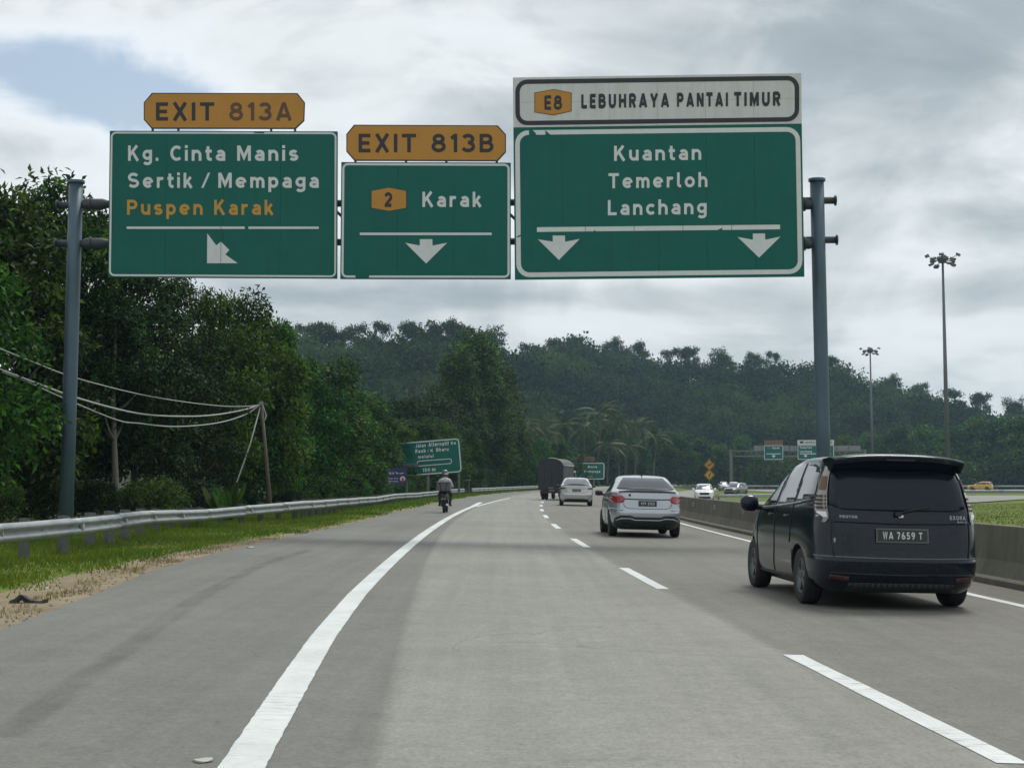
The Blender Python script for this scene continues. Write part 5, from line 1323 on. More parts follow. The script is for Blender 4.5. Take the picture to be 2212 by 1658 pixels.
pt = thing('exit_plate', 'faraway orange exit plate above the Cinta Manis roadside sign', 'road sign', pl.at(*Z(1300, 230)))
q = [Z(1065, 130), Z(1090, 105), Z(1510, 100), Z(1540, 125), Z(1540, 190), Z(1515, 212), Z(1085, 215), Z(1062, 195)]
prism(pl, q, 0, .08, 'sign_orange_dull', 'plate_face', pt)
for b, x0, x1 in (('EXIT', 1110, 1270), ('813A', 1310, 1490)): words_(pl, b, Z(x0, 0)[0], Z(x1, 0)[0], Z(0, 130)[1], Z(0, 185)[1], .04, 'sign_brown', pt, .11)
for x in (1120, 1480): prism(pl, [Z(x - 10, 205), Z(x + 10, 205), Z(x + 10, 250), Z(x - 10, 250)], -.03, .05, 'post_grey', 'hanger', pt)
# two warning diamonds on one post
def diamond(px, py, r, Y, label, mat, mark):
    c = P(px, py, Y); k_ = r / FPX * Y
    d = thing('warning_sign', label, 'road sign', c)
    m = MB(); m.v = [(-k_, 0, 0), (0, 0, -k_), (k_, 0, 0), (0, 0, k_), (-k_, .04, 0), (0, .04, -k_), (k_, .04, 0), (0, .04, k_)]
    m.face((0, 1, 2, 3)); m.face((7, 6, 5, 4))
    for i in range(4): j = (i + 1) % 4; m.face((i, i + 4, j + 4, j))
    m.build('sign_plate', mat, d)
    k2 = k_ * .9; m = MB()
    for i in range(4):
        a = [(-k2, 0), (0, -k2), (k2, 0), (0, k2)]; b = [(x * .90, z * .90) for x, z in a]; j = (i + 1) % 4
        m.add([(a[i][0], -.01, a[i][1]), (a[j][0], -.01, a[j][1]), (b[j][0], -.01, b[j][1]), (b[i][0], -.01, b[i][1])], [(0, 1, 2, 3)])
    m.build('border', 'sign_black', d); m = MB(); q = stroke_poly([(a * k_, b * k_) for a, b in mark], k_ * .09); m.v = [(a, -.012, b) for a, b in q]; m.face(range(len(q))); m.build('symbol', 'sign_black', d)
    return d
DY = 215
diamond(1532.5, 1003.5, 12, DY, 'upper orange warning diamond on the post by the white oncoming car', 'sign_orange', [(-.35, -.3), (-.05, .05), (.05, -.05), (.4, .35)])
diamond(1532.5, 1025, 11.5, DY, 'lower yellow warning diamond on the post by the white oncoming car', 'sign_yellow', [(0, -.45), (0, 0), (.28, .35)])
c = P(1532.5, 992, DY); z0 = float(Tz(c.x, DY + .1)) - .2
m = MB(); m.tube([(c.x, DY + .1, z0), (c.x, DY + .1, c.z + .2)], .06, 8); tag(m.build('sign_post', 'post_grey'), 'thin grey post carrying the two warning diamonds', 'post')
# faraway gantry
Z = lambda x, y: (1572.5 + x * .1172, 933.1 + y * .1172)
FY = 300
fg = thing('sign_gantry', 'faraway lattice gantry seen above the mirror of the black people carrier', 'gantry', Vector((P(1579, 1050, FY).x, FY, -.9)))
for px in (1579, 1868):
    a = P(px, 970, FY + .6); m = MB(); m.box((a.x, a.y, (a.z - .9) / 2), (.5, .5, a.z + .9)); worldpart(m.build('post', 'post_grey'), fg)
for py in (974, 985.5):
    a, b = P(1577, py, FY + .6), P(1872, py, FY + .6); m = MB(); m.tube([a, b], .14, 8); worldpart(m.build('truss_chord', 'post_grey'), fg)
for i, px in enumerate(np.arange(1580, 1862, 12)):
    a, b = P(px, 974 if i % 2 else 985.5, FY + .6), P(px + 12, 985.5 if i % 2 else 974, FY + .6); m = MB(); m.tube([a, b], .08, 6); worldpart(m.build('truss_brace', 'post_grey'), fg)
a, b = P(1629, 968, FY + .7), P(1860, 968, FY + .7)
for i in range(9):
    t0, t1 = i / 9, (i + 1) / 9 - .006; p0, p1 = a.lerp(b, t0), a.lerp(b, t1); m = MB(); m.box((p0 + p1) / 2, ((p1 - p0).length, .05, 1.05)); worldpart(m.build('walkway_panel', 'board_back'), fg)
def fsign(q, label, rows):
    pl = Plane(q[0], q[1], q[2], q[3], FY, FY); sg = thing('overhead_sign', label, 'road sign', pl.at((q[0][0] + q[1][0]) / 2, q[2][1], -.1), group='signs on the faraway gantry')
    prism(pl, q, 0, .1, 'sign_green', 'sign_panel', sg); ring(pl, rrect(*q, 3, .3), rrect(*q, 3, 1.5), .03, 'sign_letter', 'border', sg)
    for b, x0, x1, yc, yb in rows: words_(pl, b, Z(x0, 0)[0], Z(x1, 0)[0], Z(0, yc)[1], Z(0, yb)[1], .04, 'sign_letter', sg, .11)
    return pl, sg
pl, sg = fsign([Z(662, 240), Z(1018, 238), Z(1020, 505), Z(664, 510)], 'faraway green Karak sign under a dull orange plate', [('Karak', 820, 950, 268, 308)])
flat(pl, [Z(710, 392), Z(972, 390), Z(972, 404), Z(710, 406)], .04, 'sign_letter', 'divider_line', sg); flat(pl, [Z(822, 420), Z(862, 420), Z(878, 435), Z(842, 470), Z(806, 435)], .04, 'sign_letter', 'arrow', sg)
flat(pl, shrink([Z(722, 270), Z(785, 270), Z(785, 308), Z(722, 308)], .1), .04, 'sign_orange_dull', 'route_badge', sg)
pt = thing('exit_plate', 'dull orange plate above the faraway green Karak sign', 'road sign', pl.at(*Z(840, 235))); prism(pl, [Z(672, 150), Z(1010, 148), Z(1012, 233), Z(670, 235)], 0, .1, 'sign_orange_dull', 'plate_face', pt)
words_(pl, 'EXIT 813B', Z(710, 0)[0], Z(975, 0)[0], Z(0, 170)[1], Z(0, 212)[1], .04, 'sign_brown', pt)
pl, sg = fsign([Z(1282, 238), Z(1955, 236), Z(1955, 505), Z(1282, 508)], 'faraway green sign listing Temerloh and Lanchang under a white board', [('Temerloh', 1325, 1545, 262, 302), ('Lanchang', 1325, 1545, 332, 372)])
flat(pl, [Z(1325, 390), Z(1900, 388), Z(1900, 402), Z(1325, 404)], .04, 'sign_letter', 'divider_line', sg); flat(pl, [Z(1412, 416), Z(1446, 416), Z(1464, 432), Z(1430, 464), Z(1396, 432)], .04, 'sign_letter', 'arrow', sg)
wb = thing('overhead_sign', 'faraway white name board on top of the Temerloh and Lanchang sign', 'road sign', pl.at(*Z(1600, 233)), group='signs on the faraway gantry'); prism(pl, [Z(1282, 145), Z(1955, 143), Z(1955, 232), Z(1282, 234)], 0, .1, 'sign_white', 'sign_panel', wb)
flat(pl, [Z(1330, 165), Z(1385, 165), Z(1395, 185), Z(1385, 205), Z(1330, 205), Z(1320, 185)], .04, 'sign_black', 'route_badge', wb); words_(pl, 'LEBUHRAYA PANTAI TIMUR', Z(1415, 0)[0], Z(1920, 0)[0], Z(0, 172)[1], Z(0, 205)[1], .04, 'sign_black', wb)
# small blue board near the far road
c = P(2067, 1043, 300); bl = thing('notice_board', 'small blue board beyond the far road behind the black people carrier', 'sign', Vector((c.x, 300, float(Tz(c.x, 300)))))
m = MB(); m.box((0, 0, c.z + .9), (2.0, .06, .9)); m.build('board', 'sign_blue', bl)
for x in (-.7, .7): m = MB(); m.box((x, .08, (c.z + .9) / 2), (.1, .1, c.z + 1.0)); m.build('post', 'post_grey', bl)

# ------------------------------------------------------------------ high masts
def mast(px, ptop, Y, label, seed):
    rnd = random.Random(seed); top = P(px, ptop, Y); bx_ = P(px + (3 if Y < 300 else 2), 990, Y).x; z0 = float(Tz(bx_, Y)) - .2; Hh = top.z - z0
    t = thing('floodlight_mast', label, 'lamp post', (top.x, Y, z0), 0, 'tall floodlight masts')
    m = MB(); m.tube([(.25, 0, 0), (.12, 0, Hh * .5), (0, 0, Hh - .5)], [.36, .26, .14], 12); m.build('pole', 'mast', t)
    m = MB(); m.lathe([(0, .25), (.75, .25), (.75, -.05), (.5, -.55), (0, -.55)], (0, 0, Hh - .6), (0, 0, 1), 12, 0, False); m.build('lamp_ring', 'mast', t)
    for i in range(12):
        a = 2 * math.pi * (i + .3) / 12; lv = (i % 3 - 1) * .62; rr = 1.55 + .45 * (i % 2) + rnd.uniform(-.1, .1); d = Vector((math.cos(a), math.sin(a), 0))
        p = d * rr + Vector((0, 0, Hh - .75 + lv)); m = MB(); m.tube([d * .5 + Vector((0, 0, Hh - .75)), d * (rr - .2) + Vector((0, 0, Hh - .75 + lv * .8))], .045, 6)
        arm = m.build('lamp_arm', 'mast', t)
        rot = Matrix.Rotation(a, 3, 'Z') @ Matrix.Rotation(R(25), 3, 'Y')
        m = MB(); m.box(p, (.55, .62, .26), 0, rot); m.box(p + rot @ Vector((.02, 0, -.15)), (.46, .52, .05), 1, rot); m.build('floodlight', ['mast', 'glass_grey'], t)
    return t
mast(2036, 549, 205, 'taller floodlight mast rising behind the black people carrier', 1)
mast(1879.5, 751, 345, 'shorter looking faraway floodlight mast beside the round gantry post', 2)

# ------------------------------------------------------------------ telephone pole with cables
UY = 60.0
base = P(583, 1085, UY); top = P(564.5, 866, UY); up_ = thing('telephone_pole', 'leaning timber telephone pole among the dark trees behind the guardrail', 'pole', Vector((base.x, UY, float(Tz(base.x, UY)))))
d_ = (base - top).normalized(); b2 = top + d_ * ((top.z - float(Tz(base.x, UY)) + .2) / -d_.z)
m = MB(); m.tube([top, top.lerp(b2, .5), b2], [.05, .07, .088], 10); worldpart(m.build('pole', 'timber_pole'), up_)
def cable_pts(pts): return [P(px, py, Y) for px, py, Y in pts]
lp = MB(); lp.tube(cable_pts([(566, 872, UY), (571, 885, UY), (575, 897, UY), (573, 905, UY - .1), (570, 909, UY - .1)]), .022, 6); lp.tube(cable_pts([(566, 872, UY), (567, 890, UY), (569, 900, UY)]), .016, 6); worldpart(lp.build('cable_loop', 'cable'), up_)
m = MB(); m.box(top + Vector((0, -.08, -.1)), (.16, .1, .12)); worldpart(m.build('pole_bracket', 'galvanised'), up_)
sp_ = cable_pts([(563, 876, UY), (540, 960, UY - .7), (508, 1050, UY - 1.5)]); e = sp_[-1] + (sp_[-1] - sp_[-2]).normalized() * 1.2
m = MB(); m.tube(sp_ + [e], .028, 6); tag(m.build('stay_wire', 'cable'), 'slanting stay wire from the telephone pole down to the weeds', 'wire')
CAB = [([(561, 874, 60), (535, 877, 58), (470, 876, 53), (330, 857, 46), (170, 818, 40), (60, 777, 36), (-60, 728, 33)], .016, 'thin uppermost cable running to the telephone pole'),
       ([(561, 874, 60), (530, 884, 58), (470, 895, 53), (400, 899, 49), (300, 893, 45), (175, 862, 40), (80, 828, 37), (0, 798, 35), (-60, 774, 33)], .026, 'thick middle cable sagging to the telephone pole'),
       ([(561, 874, 60), (530, 895, 58), (470, 913, 53), (380, 921, 48), (300, 914, 45), (250, 906, 43), (133, 858, 39), (60, 825, 36.6), (0, 801, 35), (-60, 778, 33)], .020, 'lowest sagging cable running to the telephone pole')]
for pts, r_, lab in CAB:
    q = cable_pts(pts); q2 = []
    for i in range(len(q) - 1):
        p0, p1, p2, p3 = q[max(i - 1, 0)], q[i], q[i + 1], q[min(i + 2, len(q) - 1)]
        for t in np.linspace(0, 1, 6)[:-1]: q2.append(.5 * ((2 * p1) + (p2 - p0) * t + (2 * p0 - 5 * p1 + 4 * p2 - p3) * t * t + (3 * p1 - p0 - 3 * p2 + p3) * t ** 3))
    m = MB(); m.tube(q2 + [q[-1]], r_, 6); tag(m.build('cable', 'cable'), lab, 'cable', 'cables to the telephone pole')

# ------------------------------------------------------------------ plants
rng = np.random.default_rng(11)
def unit(v): return v / np.maximum(np.linalg.norm(v, axis=1, keepdims=True), 1e-6)
def leaves(P_, d, nrm, L_, W_, fold=.18):
    n = len(P_); s = unit(np.cross(nrm, d)); nrm = np.cross(d, s)
    L_ = np.broadcast_to(L_, n)[:, None]; W_ = np.broadcast_to(W_, n)[:, None]
    mid = P_ + d * L_ * .45
    V = np.stack([P_, mid + s * W_ / 2 + nrm * W_ * fold, P_ + d * L_ - nrm * L_ * .12, mid - s * W_ / 2 + nrm * W_ * fold], 1).reshape(-1, 3)
    F = np.arange(n * 4).reshape(-1, 4); return V, F
def crown_geo(lobes, n, L_, W_, droop=.35, shell=(.66, 1.03), clump=9, up=.5, cap=.75):
    lobes = np.array(lobes, float); vol = (lobes[:, 3] * lobes[:, 4] * lobes[:, 5]) ** (2 / 3); k = max(1, n // clump)
    li = rng.choice(len(lobes), k, p=vol / vol.sum()); o = unit(rng.normal(size=(k, 3))); fl = (o[:, 2] < -.05) & (rng.random(k) < cap); o[fl, 2] *= -1
    r = shell[0] + (shell[1] - shell[0]) * np.sqrt(rng.random((k, 1)))
    c = lobes[li, :3] + o * lobes[li, 3:6] * r * (1 + .14 * np.sin(o[:, :1] * 9 + li[:, None]) * np.cos(o[:, 2:] * 8))
    tone_l = rng.random(len(lobes)); tone_c = np.clip(.22 * tone_l[li] + .9 * rng.random(k) ** 2.4, 0, 1)
    P_ = np.repeat(c, clump, 0) + rng.normal(size=(k * clump, 3)) * L_ * .8; oo = np.repeat(o, clump, 0); tn = np.clip(np.repeat(tone_c, clump) + rng.normal(size=k * clump) * .12, 0, 1)
    d = unit(oo * .55 + rng.normal(size=oo.shape) * .6 + np.array([0, 0, -droop])); nr = unit(oo * .5 + rng.normal(size=oo.shape) * .45 + np.array([0, 0, up]))
    m_ = len(P_); V, F = leaves(P_, d, nr, L_ * rng.uniform(.7, 1.25, m_), W_ * rng.uniform(.7, 1.25, m_)); return V, F, np.repeat(tn, 4)
def crown_mesh(name, mat, *a, **k):
    V, F, t = crown_geo(*a, **k); return np_mesh(name, V, F, mat, {'tone': t})
def trunk_mesh(name, mat, h, r0, limbs, lean=(0, 0), seed=0):
    rnd = random.Random(seed); m = MB(); pts = [Vector((lean[0] * t + .12 * math.sin(t * 5 + seed), lean[1] * t + .1 * math.cos(t * 4 + seed), h * t)) for t in np.linspace(0, 1, 8)]
    pts[0] = Vector((0, 0, -.3)); m.tube(pts, [r0 * (1.25 if i == 0 else 1 - .72 * i / 7) for i in range(8)], 8)
    for (t, dx, dy, dz, r_) in limbs:
        b = pts[int(t * 7)]; e = b + Vector((dx, dy, dz)); mid = b.lerp(e, .5) + Vector((0, 0, -.12 * dz)); m.tube([b, mid, e], [r_, r_ * .7, r_ * .3], 6)
    me_o = m.build(name, mat); me = me_o.data; bpy.data.objects.remove(me_o); return me
def lobes_tree(rnd, R_, H0, H1, n, flat_=.75):
    L_ = []
    for i in range(n):
        for _ in range(30):
            a = rnd.uniform(0, 2 * math.pi); t = rnd.random(); z = H0 + (H1 - H0) * t; rad = R_ * (1 - .6 * abs(2 * t - .8) ** 1.6) * rnd.uniform(.35, .95); s = R_ * rnd.uniform(.24, .46)
            q = (rad * math.cos(a), rad * math.sin(a), z)
            if all((Vector(q) - Vector(p[:3])).length > .62 * (s + p[3]) for p in L_): break
        L_.append((*q, s, s, s * flat_))
    L_.append((0, 0, H1 - R_ * .3, R_ * .35, R_ * .35, R_ * .3)); return L_
def limb_set(rnd, h, R_, n): return [(rnd.uniform(.35, .8), R_ * .5 * math.cos(a), R_ * .5 * math.sin(a), h * rnd.uniform(.06, .2), .07 * h / 8) for a in [2 * math.pi * i / n + rnd.random() for i in range(n)]]
PROTO = {}
def proto(key, crown, trunk): PROTO[key] = (crown, trunk)
rr = random.Random(5)
# unit trees are 10 m high
for i in range(3): proto(f'broad{i}', crown_mesh('crown', 'leaf_bright', lobes_tree(rr, 3.0, 1.4, 9.4, 22), 17000, .27, .12), trunk_mesh('trunk', 'bark', 7.6, .19, limb_set(rr, 10, 3, 7), seed=i))
for i in range(3): proto(f'dark{i}', crown_mesh('crown', 'leaf_dark', lobes_tree(rr, 2.8, 1.8, 9.5, 26, .6), 15000, .21, .10, shell=(.35, 1.08), clump=9), trunk_mesh('trunk', 'bark', 8.2, .17, limb_set(rr, 10, 2.8, 8), seed=10 + i))
proto('pale0', crown_mesh('crown', 'leaf_dark', lobes_tree(rr, 2.6, 4.4, 9.6, 16, .6), 11000, .22, .10, shell=(.35, 1.08), clump=9), trunk_mesh('trunk', 'bark_pale', 8.4, .19, limb_set(rr, 10, 2.4, 6), seed=30))
for i in range(2):            # smothered by climbers: stacked curtains of leaves hanging from the branch ends
    L_ = [(0, 0, 5, 1.5, 1.5, 4.6)]
    for j in range(20):
        a = rr.uniform(0, 6.28); z = rr.uniform(2, 9.2); r_ = 1.35 * (1 - .35 * (z / 10)) * rr.uniform(.6, 1.1); L_.append((r_ * math.cos(a), r_ * math.sin(a), z, .75, .75, rr.uniform(.9, 1.7)))
    proto(f'vine{i}', crown_mesh('crown', 'leaf_vine', L_, 15000, .21, .12, droop=.9), trunk_mesh('trunk', 'bark', 8, .2, limb_set(rr, 10, 1.8, 5), seed=20 + i))
for i in range(3):            # low bushes, 3 m high
    L_ = [(rr.uniform(-1, 1), rr.uniform(-1, 1), rr.uniform(.5, 1.6), rr.uniform(.6, 1), rr.uniform(.6, 1), rr.uniform(.6, 1.1)) for _ in range(9)]
    proto(f'bush{i}', crown_mesh('foliage', ['leaf_bright', 'leaf_vine', 'leaf_dark'][i], L_, 9000, .12, .06), trunk_mesh('stem', 'bark', 1.3, .05, limb_set(rr, 3, 1, 5), seed=40 + i))
for i in range(4):            # tall forest trees of the skyline: bare trunk and an umbrella of foliage, 16 m high
    L_ = [(rr.uniform(-1, 1) * (3.4 - .9 * abs(z - 11) / 4), rr.uniform(-1, 1) * (3.4 - .9 * abs(z - 11) / 4), z, rr.uniform(.8, 1.8), rr.uniform(.8, 1.8), rr.uniform(.6, 1.3)) for z in [rr.uniform(6.5 if i % 2 else 9, 14.5) for _ in range(11 + 4 * i)]]
    proto(f'tall{i}', crown_mesh('crown', 'leaf_hill', L_, 2300 + 500 * i, .58, .36, shell=(.2, 1.05), clump=6), trunk_mesh('trunk', 'bark_pale', 12.5, .26, limb_set(rr, 12, 3.4, 6), seed=50 + i))
for i in range(3):            # medium distance trees, 12 m high, coarser leaves
    proto(f'mid{i}', crown_mesh('crown', ['leaf_vine', 'leaf_bright', 'leaf_vine'][i], lobes_tree(rr, 3.6, 1.0, 11.4, 22), 7000, .46, .27), trunk_mesh('trunk', 'bark', 9, .22, limb_set(rr, 12, 3.2, 6), seed=60 + i))
def plant(name, label, cat, key, x, y, h, unit_h, wscale=1.0, rz=None, group=None, sink=0.0):
    z = float(Tz(x, y)) - sink; s = h / unit_h; t = thing(name, label, cat, (x, y, z), rr.uniform(0, 6.28) if rz is None else rz, group)
    t.scale = (s * wscale, s * wscale, s); c, k = PROTO[key]
    a = link(c.name.split('.')[0], c, t); a['kind'] = 'stuff'; link(k.name.split('.')[0], k, t); return t
def tree_at(px, ptop, Y, key, label, ws=1.0, unit_h=10.0, group='roadside jungle trees', name='tree', sink=0.0):
    top = P(px, ptop, Y); z0 = float(Tz(top.x, Y)) - sink
    return plant(name, label, 'tree', key, top.x, Y, (top.z - z0), unit_h * .985, ws, None, group, sink)
TREES = [
 (-130, 430, 36, 'broad1', 'tall broad leaved tree standing furthest out past the round gantry post', 1.0), (-10, 405, 43, 'broad0', 'lofty broad leaved tree with glossy upright leaves overtopping the round gantry post', 1.0), (105, 408, 47, 'broad2', 'bright broad leaved tree directly behind the round gantry post beside the EXIT 813A sign', .85),
 (205, 455, 50, 'dark0', 'gappy dark tree at the edge of the Cinta Manis overhead sign', .85), (300, 560, 52, 'dark1', 'dark tree with sky gaps hidden behind the Cinta Manis overhead sign', .9), (378, 600, 56, 'dark2', 'dark tree whose ragged top shows under the arrow of the EXIT 813A sign', .75),
 (252, 640, 46.6, 'pale0', 'slender tree with a pale bare trunk behind the sagging cables', .9), (60, 600, 44.5, 'dark1', 'shadowy tree low behind the cables past the round gantry post', 1.0), (165, 640, 50, 'dark2', 'shadowy understorey tree behind the round gantry post', 1.0),
 (462, 622, 62, 'broad1', 'tree with a pointed leafy tip standing over the telephone pole', .72), (540, 648, 66, 'broad2', 'rounded bright tree directly above the telephone pole', .85), (598, 690, 70, 'broad0', 'leafy tree sloping down beside the rounded bright tree', .72),
 (430, 760, 58, 'dark0', 'dark tree between the pale trunk and the telephone pole', 1.0), (650, 765, 78, 'broad1', 'sunlit lower tree past the telephone pole', .95), (705, 800, 86, 'vine0', 'climber covered tree past the sunlit lower tree', 1.6), (500, 790, 64, 'vine1', 'creeper hung tree in the gloom behind the telephone pole', 1.6),
 (755, 845, 96, 'broad2', 'pale green tree halfway from the telephone pole to the blue board', 1.1), (800, 870, 106, 'vine1', 'vine draped tree behind the dark blue notice board', 1.7), (845, 905, 118, 'broad0', 'leafy tree immediately behind the leaning direction sign', 1.2),
 (900, 915, 130, 'vine0', 'vine tree peeping over the top edge of the leaning direction sign', 1.9), (955, 905, 140, 'broad1', 'rounded green tree behind the higher corner of the leaning direction sign', 1.2), (1008, 930, 150, 'broad2', 'low tree behind the little faded green sign', 1.1),
 (985, 775, 182, 'vine1', 'towering creeper clad tree over the leaning direction sign', 1.25), (1030, 742, 190, 'vine0', 'highest creeper clad tower of leaves in the middle of the valley', 1.2), (1082, 800, 196, 'vine1', 'stepped creeper clad tree next to the highest leaf tower', 1.3),
 (1050, 850, 188, 'vine0', 'creeper mound at the foot of the highest leaf tower', 1.8), (1120, 930, 205, 'vine1', 'dark creeper tree by the bend of the road', 1.7), (1165, 945, 222, 'broad0', 'dim tree above the curtain of the canvas lorry', 1.3), (1205, 955, 250, 'vine0', 'dim creeper tree beyond the canvas lorry roof', 1.8), (930, 850, 160, 'dark1', 'dark tree rising behind the leaning direction sign', 1.5), (870, 860, 150, 'dark0', 'dark tree rising behind the dark blue notice board', 1.5)]
for px, pt_, Y, key, lab, ws in TREES: tree_at(px, pt_, Y, key, lab, ws)
FAR = [(1375, 950, 352, 0), (1418, 935, 368, 1), (1465, 945, 372, 2), (1510, 950, 380, 1), (1555, 960, 390, 0), (1600, 950, 395, 2), (1650, 985, 372, 0), (1700, 990, 378, 1), (1760, 960, 392, 2), (1820, 945, 396, 1), (1880, 935, 395, 0), (1940, 930, 388, 2), (2000, 925, 380, 1), (2060, 920, 382, 0), (2115, 915, 378, 2), (2165, 905, 376, 1), (2220, 895, 372, 0), (2285, 890, 372, 1), (1320, 930, 345, 2), (1265, 935, 330, 0)]
FL = ['olive tree over the boot of the silver sedan', 'round tree just beside the olive tree over the silver sedan', 'tree between the silver sedan and the warning diamonds', 'yellowish tree by the warning diamonds', 'bushy tree past the warning diamonds', 'bushy tree by the post of the faraway gantry', 'low tree under the faraway Karak sign', 'low tree under the faraway walkway', 'tree behind the faraway Temerloh sign', 'tree at the foot of the round gantry post', 'tree at the foot of the shorter floodlight mast', 'tree between the two floodlight masts', 'tree nearer the taller of the two masts', 'tree just past the taller floodlight mast', 'green tree above the roof spoiler edge of the people carrier', 'full green tree above the yellow car', 'tall green tree at the rim of the view above the guardrail', 'tree beyond the rim of the view', 'shaded tree behind the coconut palms', 'shaded tree behind the canvas lorry and its sign']
for (px, pt_, Y, k_), lab in zip(FAR, FL): tree_at(px, pt_, Y, f'mid{k_}', lab, 1.15, 12.0, 'trees across the valley floor', sink=.3)
# bushes along the foot of the jungle
BL = ['bush at the rim of the view behind the guardrail', 'bush just outside the round gantry post', 'bush just inside the round gantry post', 'bush at the foot of the pale bare trunk', 'bush behind the guardrail kink past the pale trunk', 'bush midway between the pale trunk and the young palm', 'bush behind the young stemless palm', 'bush between the young palm and the telephone pole', 'bush hiding the telephone pole foot',
      'first bush past the telephone pole', 'second bush past the telephone pole', 'third bush past the telephone pole', 'bush below the climber covered tree', 'bush before the blue notice board', 'bush touching the near side of the blue notice board', 'bush right behind the blue notice board', 'bush under the leaning direction sign', 'bush between the two legs of the leaning direction sign', 'bush past the leaning direction sign',
      'bush behind the little faded green sign', 'bush at the gap in the guardrail', 'bush at the foot of the highest leaf tower', 'bush past the highest leaf tower', 'bush on the outside of the road bend', 'last bush before the canvas lorry', 'bush behind the canvas lorry']
bi = 0
for Y, px in [(40, -40), (43, 60), (45, 190), (47, 290), (50, 340), (53, 400), (57, 455), (64, 530), (66, 620), (70, 640), (76, 680), (84, 720), (90, 745), (97, 785), (104, 815), (112, 855), (122, 890), (132, 930), (142, 965), (155, 1000), (170, 1030), (186, 1060), (205, 1100), (216, 1130), (232, 1165), (245, 1190)]:
    x = P(px, 1050, Y).x; hh = (rr.uniform(1.0, 1.7) if Y < 75 else rr.uniform(1.6, 2.8)) * (1 + max(0, Y - 120) / 260)
    plant('bush', BL[bi], 'bush', f'bush{bi % 3}', x, Y, hh, 2.6, rr.uniform(1.0, 1.5), None, 'bushes at the foot of the jungle'); bi += 1
# trees of the skyline
SKY_T = [(620, 700, 'lone tall tree beside the rounded bright tree tops'), (662, 706, 'first of the flat topped trees on the ridge'), (690, 700, 'broad flat topped tree on the ridge'), (724, 706, 'short ridge tree next to the flat topped one'), (760, 703, 'small domed tree on the ridge'), (826, 702, 'round tree standing clear on the ridge'), (880, 699, 'wide dome tree on the ridge above the hazy slope'), (930, 702, 'pale see through tree on the ridge'), (962, 693, 'lanky tree poking out highest on the ridge'), (990, 706, 'dark dome tree beside the lanky ridge tree'), (1012, 722, 'dark tree where the ridge drops'),
         (1059, 709, 'big lone tree in the notch of the ridge'), (1150, 745, 'ridge tree over the canvas lorry'), (1195, 738, 'pair topping ridge tree over the canvas lorry sign'), (1245, 729, 'spreading ridge tree over the coconut palms'), (1322, 731, 'spiky ridge tree above the silver sedan'), (1370, 742, 'broad ridge tree past the spiky one'), (1445, 757, 'ridge tree at the second dip'), (1490, 752, 'level topped ridge tree past the second dip'), (1560, 756, 'fine branched ridge tree over the warning diamonds'), (1625, 765, 'dull ridge tree over the faraway gantry'), (1672, 764, 'round ridge tree close to the round gantry post'), (1797, 772, 'twin crowned ridge tree just past the round gantry post'), (1922, 811, 'feathery pale ridge tree between the masts'), (1985, 829, 'dark ridge tree before the taller mast'), (2052, 845, 'bent ridge tree touching the taller mast'), (2118, 851, 'leaning ridge tree past the taller mast'), (2190, 862, 'last big ridge tree at the rim of the view')]
for i, (px, pt_, lab) in enumerate(SKY_T):
    Y = ridge_line((px - 1106) / FPX * 480) - 4; Y = ridge_line((px - 1106) / FPX * Y) - 4
    top = P(px, pt_, Y); hh = rr.uniform(13, 17); z0 = float(Tz(top.x, Y))
    t = plant('forest_tree', lab, 'tree', f'tall{i % 4}', top.x, Y, hh, 15.0, rr.uniform(.75, 1.1), None, 'tall trees along the ridge'); t.location.z = top.z - hh
# hill forest: one mass of joined crowns
def hill_mass():
    pts = []
    for _ in range(9000):
        x = rng.uniform(-190, 330); y = rng.uniform(275, 590); a = x / y * FPX + 1106
        if a < 560 or a > 2420 or y > ridge_line(x) + 12: continue
        s = x - D(min(y, 460))
        if y < 330 and not (s < -8): continue
        if -9 < s < 22 and y < 400: continue
        if y < 352 and x > 20: continue
        pts.append((x, y))
    keep = []; grid = {}
    for x, y in pts:
        c = (int(x // 4.8), int(y // 6.0))
        if grid.get(c, 0) >= 1: continue
        grid[c] = grid.get(c, 0) + 1; keep.append((x, y))
    base = [crown_geo([(0, 0, 2.2, 2.3, 2.3, 1.9)] + [(rr.uniform(-1, 1) * 2.2, rr.uniform(-1, 1) * 2.2, 2.4 + rr.uniform(-1.2, 1.6), 1.3, 1.3, 1.0) for _ in range(8)], 300, .78, .52, shell=(.84, 1.03), clump=5, cap=.92) for _ in range(7)]
    VV, FF, TT = [], [], []; o = 0
    kx = np.array(keep); kz = Tz(kx[:, 0], kx[:, 1])
    for (x, y), z in zip(keep, kz):
        V, F, t = base[rng.integers(7)]; s = rng.uniform(.75, 1.6); a = rng.uniform(0, 6.28); ca, sa = math.cos(a), math.sin(a)
        W = V * np.array([s, s, s * rng.uniform(.85, 1.35)]); W = np.column_stack([W[:, 0] * ca - W[:, 1] * sa + x, W[:, 0] * sa + W[:, 1] * ca + y, W[:, 2] + z + rng.uniform(-1.2, .8)])
        VV.append(W); FF.append(F + o); TT.append(np.clip(t * .55 + rng.random() ** 1.5 * .45 + .36 * math.sin(x * .045 + 1.3) * math.sin(z * .16 + y * .03) , 0, 1)); o += len(V)
    me = np_mesh('hill_forest', np.concatenate(VV), np.concatenate(FF), 'leaf_hill', {'tone': np.concatenate(TT)})
    o = tag(link('hill_forest', me), 'unbroken dark green jungle covering the hill', 'forest'); o['kind'] = 'stuff'
hill_mass()
